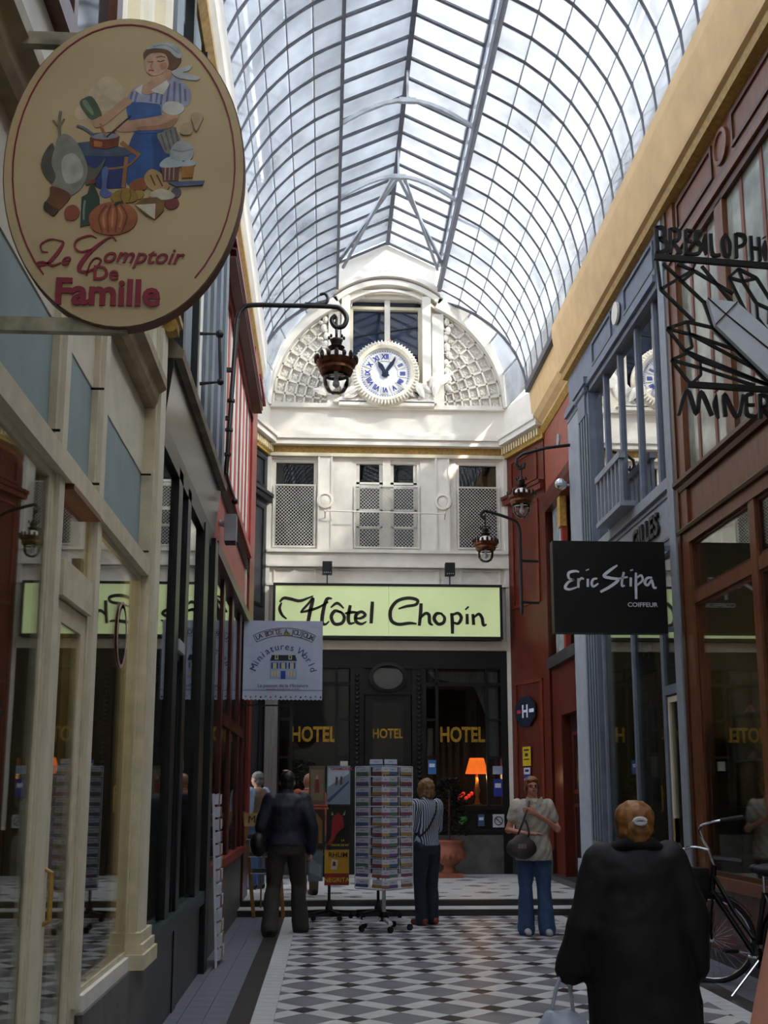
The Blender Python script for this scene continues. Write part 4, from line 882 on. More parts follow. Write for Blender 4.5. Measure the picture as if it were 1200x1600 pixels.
paint('goose_neck', '#75492c', [(245,890),(335,930),(300,988),(262,1010),(236,985),(214,975),(238,935)]); paint('goose_head', '#4b3428', [(220,960),(258,985),(285,1000),(262,1028),(235,1010),(216,995)])
pstroke('goose_leg', '#7d7562', [(268,655),(262,600),(265,540)], 14)
for q in ((232, 580), (285, 575), (266, 538)): pstroke('goose_toe', '#7d7562', [(263, 610), q], 8)
paint('bottle', '#33463a', [(388,945),(414,930),(424,895),(425,868),(446,866),(448,900),(470,945),(478,1000),(440,1070),(390,1080)], False); paint('cork', '#8b3a26', [(422,885),(424,865),(448,863),(450,882)], False); pstroke('bottle_shine', '#7f9483', [(405,960),(402,1000),(404,1050)], 9)
paint('apple', '#96503c', circ(347, 1015, 36)); paint('apple', '#7c3933', circ(812, 985, 34, 27)); paint('plum', '#5d5468', circ(830, 935, 24)); paint('lemon', '#a58f45', circ(655, 938, 24))
paint('carrots', '#985231', [(608,890),(660,863),(692,880),(682,918),(628,918)]); paint('bread', '#b28d5b', [(678,852),(710,823),(762,850),(798,905),(762,932),(710,918),(684,888)])
for q in ((705,850,730,900),(735,850,765,905)): pstroke('bread_cut', '#5d4326', [(q[0],q[1]),(q[2],q[3])], 7)
paint('garlic', '#c5bba5', [(703,942),(760,916),(822,942),(812,964),(740,968)])
paint('small_pumpkin', '#99772f', [(523,950),(560,915),(620,913),(652,945),(640,970),(560,978)]); pstroke('pumpkin_rib', '#6f5520', [(575,920),(570,945),(580,975)], 5); pstroke('pumpkin_rib', '#6f5520', [(612,920),(618,945),(610,970)], 5)
paint('cheese', '#7b572a', [(640,985),(680,958),(740,955),(778,978),(776,1018),(735,1058),(690,1035)], False); paint('cheese_face', '#cfc4aa', [(640,988),(736,985),(736,1058)], False)
paint('pumpkin', '#a55f39', [(428,1035),(470,986),(540,970),(610,986),(652,1030),(642,1085),(590,1116),(520,1122),(450,1097)]); 
for x in (475, 515, 560, 605): pstroke('pumpkin_rib', '#7d4226', [(540 + (x - 540) * .5, 985), (x, 1040), (540 + (x - 540) * .7, 1112)], 8)
for x in (495, 538, 582): pstroke('pumpkin_shine', '#c08050', [(540 + (x - 540) * .6, 1000), (x, 1040), (540 + (x - 540) * .8, 1090)], 9)
pstroke('pumpkin_stem', '#3f3f3a', [(545,990),(560,978),(585,975)], 14)
paint('shelf', '#5a6384', [(785,885),(962,884),(955,905),(830,908)], False); paint('jam_jar', '#6b3f33', [(755,815),(840,808),(838,882),(766,884)], False); paint('honey_jar', '#a8712a', [(850,815),(910,808),(905,868),(855,868)], False)
for x in (775, 795, 815): pstroke('jar_stripe', '#a08a80', [(x, 820), (x, 878)], 6)
paint('jar_lid', '#b3bec4', [(748,800),(780,772),(830,770),(856,795),(845,816),(760,818)]); paint('jar_lid', '#b3bec4', [(846,802),(880,785),(912,795),(910,812),(850,815)]); paint('glass_jar', '#a6a9a8', [(803,720),(850,693),(902,727),(890,785),(800,780)]); pstroke('jar_ring', '#7f868c', [(803,735),(850,745),(902,735)], 6)
paint('faint_goblet', '#b7a27e', [(885,575),(915,560),(945,580),(930,620),(915,650),(900,620)]); paint('faint_jug', '#b7a27e', [(840,620),(880,610),(895,640),(885,665),(840,660)])
RED = mat('dark red sign paint', '#8a2436', .5)
def ring(a0, a1):
    m = MB(); o = [(-.645 + .343 * math.cos(a0 + (a1 - a0) * i / 40), 3.43 + .497 * math.sin(a0 + (a1 - a0) * i / 40)) for i in range(41)]
    for a, b in zip(o, o[1:]): m.bar((a[0], YS - .005, a[1]), (b[0], YS - .005, b[1]), .0045, .003, up=(0, 1, 0))
    m.build('red_border_line', RED, s)
ring(R(-48), R(228))
def st2(name, lines, w): strokes(MB(), [[sm(p[:2]) + tuple(p[2:]) for p in l] for l in lines], w * .00069, YS - .008, .003).build(name, RED, s)
st2('script_lettering', [[(296,1140,.5),(316,1150,.8),(300,1185,1.4),(270,1225,1.5),(245,1245,1.1),(208,1253,.7),(200,1240,.6),(230,1236,.8),(275,1253,.9),(312,1240,.5)],[(296,1140,.5),(255,1134,.6),(214,1156,.7),(220,1186,.6),(248,1192,.4)],
 [(560,1150,.5),(540,1132,.7),(500,1150,1),(440,1200,1.7),(400,1255,1.9),(402,1282,1.4),(440,1284,1),(480,1262,.8),(495,1235,.7),(470,1225,.6),(445,1250,.6),(432,1302,.6)],
 [(470,1135,.3),(435,1122,.6),(380,1140,.8),(370,1172,.8),(400,1195,.8),(450,1185,.7)]], 11)
for body, x, y, size in (('e', 328, 1228, .06), ('omptoir', 682, 1225, .073)): text('italic_lettering', body, size, (sm((x, y))[0], YS - .008, sm((x, y))[1]), RED, s, '-y', shear=.35, bold=.0006, depth=.003)
text('lettering', 'De', .066, (sm((520, 1298))[0], YS - .008, sm((520, 1298))[1]), RED, s, '-y', bold=.001, depth=.003); text('bold_lettering', 'Famille', .118, (sm((532, 1388))[0], YS - .008, sm((532, 1388))[1]), RED, s, '-y', bold=.0035, depth=.004, sx=.97)

# ---------------------------------------------------------------- miniatures sign
YM = 14.0
s = thing('miniatures_sign', 'square pale blue sign with a drawn doll house on the red pilaster', 'sign', (-.56, YM, 2.68))
def mmn(x, y): return (-1.069 + (x / 4 + 360 - 380) * .00823, 3.706 - (y / 4 + 960 - 970) * .00829)
BB = mat('pale blue white board', '#b9c1d6', .5, vary=.04)
NAVY = mat('navy print', '#27307c', .5); BLK = mat('black print', '#23242c', .5); CRM = mat('cream print', '#c7bfa0', .5); REDP = mat('red print', '#a33a44', .5); DOOR = mat('blue print', '#2d49a8', .5)
pts = [(-1.069, 3.706), (-.05, 3.706), (-.05, 2.69)] + [(-.05 - 1.019 * (i + .5) / 40, 2.69 - (.014 if i % 2 == 0 else 0)) for i in range(40)] + [(-1.069, 2.69)]
MB().prism(pts, YM, YM + .02).build('board', BB, s); MB().box(-1.069, -.05, YM - .002, YM, 2.80, 2.808).build('blue_line', mat('teal line', '#4a6e86', .5), s)
MB().box(-1.1, -.4, YM + .005, YM + .02, 2.60, 2.62).tube([(-.43, YM + .01, 2.61), (-.4, YM + .01, 2.5)], .012).build('lower_arm', IRON, s); MB().box(-1.12, -.2, YM + .02, YM + .04, 3.66, 3.69).build('upper_arm', IRON, s)
def arctext(t, cx, cz, r, a0, a1, size, mt, par, nm, bold=.0, yy=YM - .003):
    n = len(t)
    for i, ch in enumerate(t):
        if ch == ' ': continue
        a = R(a0 + (a1 - a0) * (i + .5) / n); text(nm, ch, size, (cx + r * math.cos(a), yy, cz + r * math.sin(a)), mt, par, '-y', roll=a - math.pi / 2, bold=bold, depth=.003)
c0 = mmn(330, 395); arctext('Miniatures World', c0[0], c0[1], .395, 166, 10, .125, NAVY, s, 'blue_letter')
c1 = mmn(335, 500); arctext('LA BOITE A JOUJOUX', c1[0], c1[1], .81, 117, 63, .09, BLK, s, 'black_letter', .0)
m = MB()
for r in (.86, .76):
    q = arcpts(c1[0], c1[1], r, R(118), R(62), 20)
    for a, b in zip(q, q[1:]): m.bar((a[0], YM - .003, a[1]), (b[0], YM - .003, b[1]), .005, .003, up=(0, 1, 0))
for a in (118, 62): p, q = (c1[0] + .76 * math.cos(R(a)), c1[1] + .76 * math.sin(R(a))), (c1[0] + .86 * math.cos(R(a)), c1[1] + .86 * math.sin(R(a))); m.bar((p[0], YM - .003, p[1]), (q[0], YM - .003, q[1]), .005, .003, up=(0, 1, 0))
m.build('banner_outline', BLK, s)
def prt(nm, mt, x0, y0, x1, y1, d=.002): a, b = mmn(x0, y0), mmn(x1, y1); return MB().box(a[0], b[0], YM - d, YM, b[1], a[1]).build(nm, mt, s)
prt('house_wall', mat('house blue', '#9fb0d2', .5), 247, 290, 415, 405); q = [mmn(*p) for p in ((247,292),(258,256),(404,256),(415,292))]; MB().prism(q, YM - .004, YM).build('house_roof', mat('slate print', '#2e2e3a', .5), s)
for x in (288, 373): prt('dormer', CRM, x - 11, 252, x + 11, 284, .006); prt('dormer_window', BLK, x - 4, 260, x + 4, 278, .008)
for x in (277, 330, 384): prt('shutter', NAVY, x - 21, 303, x + 21, 340, .004); prt('house_window', CRM, x - 12, 305, x + 12, 340, .006)
for x in (280, 381): prt('house_window', CRM, x - 23, 353, x + 23, 390, .004)
for x in (280, 381):
    for dx in (-8, 8): prt('window_bar', NAVY, x + dx - 1, 353, x + dx + 1, 390, .006)
prt('house_door', DOOR, 315, 355, 345, 405, .004); prt('tricolour_flag', REDP, 288, 118, 320, 130, .003); prt('flag_stripe', mat('white print', '#e4e4e8', .5), 288, 123, 320, 126, .005)
q = arcpts(mmn(350, 134)[0], mmn(350, 134)[1], .05, 0, math.pi, 10); MB().prism(q, YM - .003, YM).build('drawn_sun', mat('ochre print', '#a08a4a', .5), s)
text('line_lettering', 'La passion de la Miniature', .062, (mmn(330, 447)[0], YM - .003, mmn(330, 447)[1]), NAVY, s, '-y', depth=.003); text('line_lettering', 'www.joujoux.com', .05, (mmn(330, 469)[0], YM - .003, mmn(330, 469)[1]), REDP, s, '-y', depth=.003, sx=1.15)
for i in range(16):
    a = mmn(100 + i * 31, 515 + (i % 2) * 4); MB().prism([(a[0] - .012, a[1]), (a[0], a[1] - .016), (a[0] + .014, a[1] + .004), (a[0] + .002, a[1] + .018)], YM - .003, YM).build('border_motif', (REDP if i % 4 == 1 else (BLK if i % 4 == 3 else mat('green print', '#5d8080', .5))), s)

# ---------------------------------------------------------------- hairdresser box sign
YH = 10.8
s = thing('hairdresser_sign', 'black box sign with white brush lettering on the blue shopfront', 'sign', (2.9, YH, 3.11))
MB().box(2.308, 3.475, YH, YH + .13, 3.105, 4.06).build('casing', mat('satin black box', '#08090b', .45), s); MB().box(2.32, 3.463, YH - .004, YH, 3.117, 4.048).build('face', mat('matt black acrylic', '#050506', .4), s)
for z in (3.98, 3.13): MB().box(3.475, 3.62, YH + .04, YH + .08, z, z + .05).build('arm', BLUEPAINT, s)
def hm(x, y): return (2.308 + (780 + x / 2.857 - 865) * .00663, 4.06 - (660 + y / 2.857 - 846) * .00667)
ES = [[(358,672,.7),(340,668,1),(312,676,1.2),(312,700,1),(336,708,.7)],[(336,706,.7),(308,718,1.1),(294,742,1.2),(312,750,1),(346,740,.6)],[(354,700,1),(352,742,1)],[(353,718,.7),(366,700,1),(378,704,.7)],[(396,702,1),(394,738,1)],[(394,660,1.5),(396,664,1.5)],[(438,700,.7),(420,704,1),(412,722,1.1),(420,736,1),(442,722,.6)],
 [(530,640,.7),(500,660,1.2),(468,688,1.3),(500,698,1.2),(532,704,1.2),(500,732,1.3),(450,760,1)],[(558,670,1),(548,710,1),(548,732,1),(560,730,.6)],[(530,700,.8),(574,692,.8)],[(588,694,1),(586,734,1)],[(592,658,1.3),(594,664,1.3)],[(612,672,.8),(610,720,1.1),(608,790,1)],[(610,700,.7),(634,684,1),(640,706,1),(612,730,.8)],[(684,694,.8),(662,696,1.1),(650,716,1.2),(662,728,1),(680,706,1),(684,716,1),(690,738,1),(702,738,.8)]]
WP = mat('white lettering', '#d8dcea', .5)
strokes(MB(), [[hm(*p[:2]) + (p[2],) for p in l] for l in ES], .024, YH - .008, .005).build('brush_lettering', WP, s)
text('lettering', 'COIFFEUR', .064, (hm(636, 816)[0], YH - .006, hm(636, 816)[1]), WP, s, '-y', bold=.0006, depth=.004, sx=1.08)

# ---------------------------------------------------------------- iron mineral sign
YB = 7.2
s = thing('mineral_sign', 'black iron openwork sign with crystal shapes and cut out lettering', 'sign', (3.2, YB, 4.1))
def bm_(x, y): return (2.343 + (860 + x / 3.529 - 1022) * .00456, 5.44 - (300 + y / 3.529 - 380) * .00492)
BLKI = mat('black sign iron', '#060608', .5)
def ir(pts, w=.02, nm='crystal_outline'):
    m = MB(); q = [bm_(*p) for p in pts]
    for a, b in zip(q, q[1:]): m.bar((a[0], YB, a[1]), (b[0], YB, b[1]), w, .02, up=(0, 1, 0))
    return m.build(nm, BLKI, s)
for p0, p1 in (((572,365),(1700,425)),((722,1060),(1700,1105))):
    a, b = bm_(*p0), bm_(*p1); MB().bar((a[0], YB, a[1]), (b[0], YB, b[1]), .042, .03, up=(0, 1, 0)).build('bar', BLKI, s)
ir([(585,370),(600,545),(785,435),(800,400)]); ir([(600,545),(780,720)]); ir([(620,400),(840,610),(1010,620),(840,410)]); ir([(720,500),(800,440),(700,400)]); ir([(840,610),(885,750)]); ir([(800,440),(1010,560)])
ir([(990,470),(1050,420),(1150,470),(1070,490),(990,470),(1080,670)]); ir([(1070,490),(1140,610)]); ir([(1050,420),(1070,490)]); ir([(1150,470),(1250,640)]); ir([(1140,610),(1210,640),(1200,720)]); ir([(1140,610),(1140,690),(1190,760)])
ir([(625,760),(740,720),(885,750)]); ir([(625,760),(720,880),(760,860),(740,720)]); ir([(625,760),(760,790),(1010,870)]); ir([(720,880),(1190,1060)]); ir([(640,930),(735,890),(800,930),(800,1010),(740,1060),(640,930)]); ir([(640,930),(800,970),(1100,1060)]); ir([(800,930),(1190,1060)]); ir([(760,790),(1190,1010)]); ir([(885,750),(1200,1060)], .02)
q = [bm_(*p) for p in ((850,605),(1015,622),(1330,900),(1330,1090),(1190,1045),(885,748))]
cr = MB().prism(q, YB - .05, YB + .05).build('milky_crystal', mat('milky acrylic', '#c9cfd6', .25, vary=.06), s)
for a, b in (((850,605),(945,690)),((1015,622),(945,690)),((885,748),(945,690)),((945,690),(1330,1000))):
    a, b = bm_(*a), bm_(*b); MB().bar((a[0], YB - .055, a[1]), (b[0], YB - .055, b[1]), .007, .008, up=(0, 1, 0)).build('crystal_line', BLKI, cr)
def lets(nm, L, w): strokes(MB(), [[bm_(*p[:2]) + tuple(p[2:]) for p in l] for l in L], w, YB - .012, .024).build(nm, BLKI, s)
lets('cut_out_lettering', [[(590,195,1.4),(592,340,1.4)],[(590,200,1),(630,205,1.4),(630,250,1.2),(600,262,.9)],[(600,262,.9),(640,280,1.5),(640,325,1.4),(595,342,1)],[(668,205,1.3),(665,345,1.3)],[(668,208,1),(715,215,1.4),(715,262,1.3),(680,275,.9)],[(680,275,.9),(725,345,1.3)],[(758,210,1.2),(752,345,1.2)],[(758,210,.9),(800,215,.9)],[(756,270,.8),(790,275,.8)],[(752,342,.9),(800,348,.9)],[(848,215,.8),(815,225,1.3),(815,265,1.4),(838,295,1.4),(830,335,1.3),(795,345,.8)],
 [(870,230,.6),(862,280,1.9),(868,345,.6)],[(868,210,1.2),(870,214,1.2)],[(900,228,1.2),(905,340,1.3),(950,345,1)],[(985,225,.6),(965,270,1.5),(975,340,1.4),(1000,350,1)],[(985,225,.6),(1005,280,1.4),(1000,350,1)],[(1045,222,1.3),(1040,360,1.3)],[(1045,225,1),(1090,235,1.4),(1090,280,1.3),(1045,300,.8)],[(1130,235,1.2),(1130,370,1.2)],[(1175,240,1.2),(1175,372,1.2)],[(1130,300,1),(1175,305,1)],[(1210,260,.7),(1205,310,1.9),(1210,372,.7)],[(1208,238,1.2),(1210,242,1.2)]], .022)
lets('cut_out_lettering', [[(665,1225,1),(720,1095,1.4),(765,1215,1.3),(795,1100,1.4),(850,1225,1.2)],[(878,1115,.6),(872,1170,1.8),(885,1240,.6)],[(882,1092,1.2),(884,1096,1.2)],[(925,1228,1.3),(925,1110,1.3),(990,1230,1.3),(1030,1110,1.1)],[(1090,1105,.9),(1050,1115,1.3),(1045,1160,1.2),(1048,1215,1.3),(1095,1225,.9)],[(1045,1165,1),(1090,1165,1)],[(1125,1105,1.3),(1120,1235,1.3)],[(1125,1108,1),(1165,1120,1.4),(1160,1165,1.2),(1130,1175,.9)],[(1130,1175,.9),(1180,1240,1.2)]], .022)
a = bm_(1700, 425); MB().box(a[0] - .02, a[0] + .03, YB - .02, YB + .02, 4.2, 5.5).build('wall_bar', BLKI, s)

# ---------------------------------------------------------------- gas style lanterns
COPPER = mat('old copper', '#6e3f26', .35, metal=.7, vary=.3, scale=12)
BRONZE = mat('dark bronze', '#2a1a14', .4, metal=.5, vary=.2)
def lantern(c, path, rt, braces, label):
    L = thing('bracket_lantern', label, 'lantern', c, group=None); x, y, z = c       # z: top of the globe cup rim
    MB().tube(path, rt, 10).build('bracket_arm', IRON, L)
    for a, b in braces: MB().bar(a, b, .05, .035).build('wall_fixing', IRON, L)
    MB().lathe([(.02, .30), (.05, .29), (.06, .27), (.05, .22), (.085, .2), (.06, .16), (.035, .15)], (x, y, z), 14).build('crown_cup', BRONZE, L)
    for i in range(8): a = i * .785; MB().ball((x + .075 * math.cos(a), y + .075 * math.sin(a), z + .30), (.014, .014, .022), 6, 4).build('cup_point', BRONZE, L)
    MB().tube([(x, y, z + .28), (x, y, z + .52)], .014, 8).build('hanger', IRON, L)
    MB().lathe([(.03, .17), (.08, .14), (.12, .08), (.13, .03), (.11, .03), (.03, .15)], (x, y, z), 18).build('glass_dome', mat('milk glass', '#c9c7bf', .3, vary=.04), L)
    MB().lathe([(.19, .055), (.205, .04), (.19, .0), (.165, -.02), (.17, -.05), (.15, -.09), (.13, -.1), (.13, -.02), (.16, .04)], (x, y, z), 24).build('copper_bowl', COPPER, L)
    for i in range(16): a = i * .3927; MB().ball((x + .2 * math.cos(a), y + .2 * math.sin(a), z + .07), (.022, .022, .034 if i % 2 else .05), 6, 5).build('cresting_leaf', BRONZE, L)
    g = MB().lathe([(.125, -.09), (.13, -.13), (.125, -.2), (.09, -.26), (.04, -.285), (.0, -.29)], (x, y, z), 20).build('globe', CLEARGLASS, L, smooth=True)
    MB().lathe([(.02, -.08), (.02, -.14), (.035, -.17), (.035, -.2), (.0, -.23)], (x, y, z), 12).build('bulb', mat('bulb glass', '#b9bac0', .3), L)
x, y, z = .07, 10.25, 5.68
path = [(-.99, y, 4.55), (-.955, y, 5.4), (-.925, y, 6.1)] + spline([(-.92, y, 6.16), (-.88, y, 6.26), (-.78, y, 6.31), (-.4, y, 6.315), (0, y, 6.315), (.11, y, 6.29), (.17, y, 6.2), (.14, y, 6.11), (.06, y, 6.1), (.02, y, 6.17), (.06, y, 6.22)], 5)
lantern((x, y, z), path, .024, [((-1.07, y, 5.62), (-.95, y, 5.62)), ((-1.07, y, 5.12), (-.97, y, 5.12))], 'bronze globe lantern on a long arm fixed to the red shopfront')
o = bpy.data.objects['bracket_lantern']
MB().tube(spline([(-.25, y, 6.34), (-.06, y, 6.34), (-.02, y, 6.4), (-.05, y, 6.45), (-.1, y, 6.44)], 5), .016, 8).build('scroll', IRON, o); MB().tube([(x, y, z + .5), (.06, y, 6.11)], .014, 6).build('hook', IRON, o)
for zz in (5.3, 5.0, 4.75): MB().lathe([(.04, -.012), (.04, .012)], (-.962 - (5.3 - zz) * .04, y, zz), 10).build('collar', IRON, o)
MB().tube([(-.99, y, 4.58), (-.94, y, 4.4), (-.9, y, 4.3)], .014, 6).ball((-.9, y, 4.28), .03).build('tap_lever', IRON, o)
x, y, z = 2.815, 15.2, 5.72
lantern((x, y, z), [(3.55, y, 6.55), (3.2, y, 6.5), (2.85, y, 6.4), (2.76, y, 6.33), (2.75, y, 6.24), (2.8, y, 6.17), (2.86, y, 6.2), (2.87, y, 6.26)], .024, [], 'bronze globe lantern on a slanting arm from the blue pilaster')
x, y, z = 2.62, 17.5, 5.55
lantern((x, y, z), [(3.2, y, 4.4), (3.2, y, 5.7)] + spline([(3.2, y, 5.8), (3.15, y, 5.95), (3.0, y, 6.03), (2.72, y, 6.12), (2.6, y, 6.14), (2.55, y, 6.06), (2.62, y, 6.0)], 5), .026, [((3.2, y, 4.6), (3.5, y + .05, 4.6)), ((3.2, y, 5.3), (3.5, y + .05, 5.3))], 'bronze globe lantern on a tall pole before the brown pilaster')

# ---------------------------------------------------------------- small fittings on the facades
s = thing('alarm_box', 'grey rectangular spotlight box on the red shopfront fascia', 'spotlight', (-.98, 10.55, 3.98))
MB().box(-1.02, -.9, 10.5, 10.62, 3.95, 4.22).build('housing', mat('light grey plastic', '#8f9499', .5), s); MB().tube([(-1.08, 10.56, 4.15), (-1.0, 10.56, 4.12)], .03, 8).build('wall_joint', STEELLT, s); MB().box(-1.01, -.91, 10.51, 10.61, 3.925, 3.95).build('lens', IRON, s)
s = thing('security_lamp', 'small chrome ball spotlight on the edge of the blue pilaster', 'spotlight', (3.56, 15.3, 6.0)); MB().ball((3.42, 15.3, 5.98), .09).build('ball_head', mat('chrome', '#c6c8cc', .15, metal=1., vary=.02), s); MB().tube([(3.42, 15.3, 5.98), (3.56, 15.28, 5.96)], .02, 8).build('neck', STEELLT, s)
s = thing('octagonal_plaque', 'dark blue octagonal plaque with white H on the brown pilaster', 'plaque', (3.33, 18.2, 2.6))
def onch(t, d): a = Vector((HXR, YE)); b = Vector((3.68, YC)); n = Vector((-(b - a).y, (b - a).x)).normalized(); n = -n if n.y > 0 else n; return a.lerp(b, t) + n * d
pa = onch(.45, .03); dirx = (Vector((3.68, YC)) - Vector((HXR, YE))).normalized(); ang = math.atan2(dirx.y, dirx.x)
s.location = (pa.x, pa.y, 2.88); s.rotation_euler = (0, 0, ang)
oc = [(.36 * math.cos(R(22.5 + i * 45)), .27 * math.sin(R(22.5 + i * 45))) for i in range(8)]
MB().prism(oc, -.02, 0).build('plate', mat('deep navy enamel', '#141c2b', .3), s, local=True)
MB().box(-.09, -.05, -.026, -.02, -.11, .11).box(.05, .09, -.026, -.02, -.11, .11).box(-.05, .05, -.026, -.02, -.02, .02).build('letter', WP, s, local=True); MB().box(-.27, -.14, -.025, -.02, -.03, .03).build('red_bar', REDP, s, local=True); MB().box(.14, .29, -.025, -.02, -.03, .03).build('white_bar', WP, s, local=True)
def chplate(name, label, cat, t, z, w, h, m, marks=()):
    q = onch(t, .03); o = thing(name, label, cat, (q.x, q.y, z), ang); MB().box(-w/2, w/2, -.012, 0, -h/2, h/2).build('plate', m, o, local=True)
    for i, (x0, x1, z0, z1, mm) in enumerate(marks): MB().box(x0, x1, -.016, -.012, z0, z1).build('print', mm, o, local=True)
YEL = mat('yellow card', '#c8a81e', .5)
chplate('yellow_notice', 'yellow notice card on the brown pilaster below octagonal plaque', 'notice', .45, 2.12, .26, .32, YEL, [(-.08, .08, .09, .12, BLK), (-.05, .05, -.0, .05, BLK), (-.09, .09, -.06, -.04, BLK)])
chplate('paper_notice', 'small blue and white paper notice below the yellow card', 'notice', .45, 1.8, .2, .26, mat('white paper', '#b9bcc8', .6), [(-.1, .1, -.05, .02, NAVY), (-.05, .06, .06, .1, BLK)])

# ---------------------------------------------------------------- floor standing things
s = thing('postcard_rack', 'white wire revolving rack full of cards on wheeled foot', 'rack', (.67, 12.6, 0), R(45))
WW = mat('white wire', '#c9cad0', .4)
MB().tube([(0, 0, .14), (0, 0, .5)], .022, 10).build('post', WW, s, local=True); MB().lathe([(.06, .1), (.06, .16), (.035, .2), (0, .2)], (0, 0, 0), 12).build('hub', IRON, s, local=True)
for k in range(5):
    a = R(72 * k + 20); d = Vector((math.cos(a), math.sin(a), 0)); f = MB().bar(d * .03 + Vector((0, 0, .13)), d * .3 + Vector((0, 0, .1)), .045, .03).build('foot', WW, s, local=True)
    MB().lathe([(.035, -.015), (.035, .015)], (d.x * .29, d.y * .29, .036), 12, 'y').build('castor', IRON, f, local=True)
HW = .23
fr = MB()
for a in (-HW, HW):
    for b in (-HW, HW): fr.tube([(a, b, .46), (a, b, 1.8)], .007, 6)
for z in [.46 + .112 * i for i in range(13)]:
    for a in (-HW, HW): fr.tube([(a, -HW, z), (a, HW, z)], .0035, 5); fr.tube([(-HW, a, z), (HW, a, z)], .0035, 5)
for a in (0,):
    for b in (-HW, HW): fr.tube([(a, b, .46), (a, b, 1.8)], .004, 5); fr.tube([(b, a, .46), (b, a, 1.8)], .004, 5)
fr.build('wire_cage', WW, s, local=True); MB().box(-HW, HW, -HW, HW, .45, .458).build('bottom_tray', WW, s, local=True)
CW = mat('white card', '#b4b6c2', .6, vary=.05); cardm = {}
for i, c_ in enumerate(('#5b4a7a', '#8a5a42', '#44577e', '#9a7d3e', '#4c6a58', '#7a3f4f')): cardm[i] = mat('card print %d' % i, c_, .6)
PR = {}
def card(w, i):
    if (w, i) not in PR:
        m = MB(); m.box(-w/2, w/2, -.002, .002, 0, .088); m.m = 1; m.box(-w/2, w/2, -.005, -.002, 0, .034); m.box(-w/5, w/5, -.0035, -.002, .055, .06)
        PR[w, i] = m.build('greeting_card', [CW, cardm[i]], None); return PR[w, i]
    o = PR[w, i].copy(); COL.objects.link(o); return o
CI = 0; CN = ('purple', 'brown', 'blue', 'ochre', 'green', 'crimson'); ORD = ('bottom', 'second lowest', 'third lowest', 'fourth lowest', 'fifth lowest', 'sixth lowest', 'sixth highest', 'fifth highest', 'fourth highest', 'third highest', 'second highest', 'top')
for z_i in range(12):
    z = .475 + z_i * .112
    for face in (0, 1):
        for c_ in (-.115, .115):
            w = .15 if (c_ < 0) == (face == 0) else .19
            o = card(w, CI % 6); CI += 1
            l = Vector((c_, -HW - .012, z)) if face == 0 else Vector((-HW - .012, -c_, z)); rz = 0 if face == 0 else -R(90)
            o.location = Matrix.Translation((.67, 12.6, 0)) @ Matrix.Rotation(R(45), 4, 'Z') @ l; o.rotation_euler = (R(-8), 0, R(45) + rz)
            tag(o, '%s white card with %s edge, %s row of rack, %s' % ('slim' if w < .16 else 'wide', CN[(CI - 1) % 6], ORD[z_i], ('side by striped woman', 'side by poster stand')[face]), 'card', 'cards in the wire rack')
    o = card(.085, (CI + 3) % 6); o.location = (.67, 12.6 - HW * 1.414 - .03, z); o.rotation_euler = (R(-8), 0, 0); tag(o, 'narrow white card on the corner of wire rack, %s row' % ORD[z_i], 'card', 'narrow cards on the rack corner')
for i, dx in enumerate((-.09, .08)): o = card(.15, 2); o.location = (.67 + dx, 12.6, 1.8); o.rotation_euler = (R(-8), 0, R(-12 + 24 * i)); tag(o, 'white envelope standing on top of the wire card rack', 'card', 'envelopes on the wire rack')
def poster_stand(x, y, label):
    s = thing('poster_stand', label, 'stand', (x, y, 0)); MB().tube([(x, y, .12), (x, y, 1.86)], .018, 8).build('post', IRON, s)
    MB().lathe([(.05, .08), (.045, .14), (.02, .2), (0, .2)], (x, y, 0), 10).build('hub', IRON, s)
    for k in range(5):
        a = R(72 * k + 10); d = Vector((math.cos(a), math.sin(a), 0)); f = MB().bar(Vector((x, y, .1)) + d * .03, Vector((x, y, .08)) + d * .28, .04, .03).build('foot', IRON, s); MB().lathe([(.033, -.014), (.033, .014)], (x + d.x * .27, y + d.y * .27, .034), 10, 'y').build('castor', IRON, f)
    for z in (.62, 1.34, 1.82): MB().bar((x - .24, y - .02, z), (x + .24, y - .02, z), .012).build('cross_bar', IRON, s)
    return s
poster_stand(.06, 13.72, 'black wheeled stand holding metal posters beside man in dark jacket'); poster_stand(.66, 13.74, 'black wheeled stand mostly hidden behind the white card rack')
def poster(x0, x1, z0, z1, label, bg, shapes, words=()):
    y = 13.69; o = thing('metal_poster', label, 'poster', ((x0 + x1) / 2, y, z0)); MB().box(x0, x1, y - .006, y, z0, z1).build('plate', mat('poster ' + bg, bg, .4, vary=.1), o)
    for i, (c_, pts) in enumerate(shapes): MB().prism([(x0 + (x1 - x0) * p[0], z0 + (z1 - z0) * p[1]) for p in pts], y - .008 - .001 * i, y - .006).build('print', mat('poster ' + c_, c_, .4, vary=.1), o)
    for t, u, v, sz, c_ in words: text('lettering', t, sz, (x0 + (x1 - x0) * u, y - .014, z0 + (z1 - z0) * v), mat('poster ' + c_, c_, .4), o, '-y', bold=.001, depth=.002)
poster(-.2, -.0, 1.37, 1.84, 'faded brown poster of a figure in red on the stand', '#5f5440', [('#7a6d52', [(.1, .1), (.9, .1), (.9, .9), (.1, .9)]), ('#7d2a24', [(.35, .3), (.65, .3), (.6, .65), (.4, .65)]), ('#b08a6a', [(.42, .65), (.58, .65), (.56, .75), (.44, .75)])])
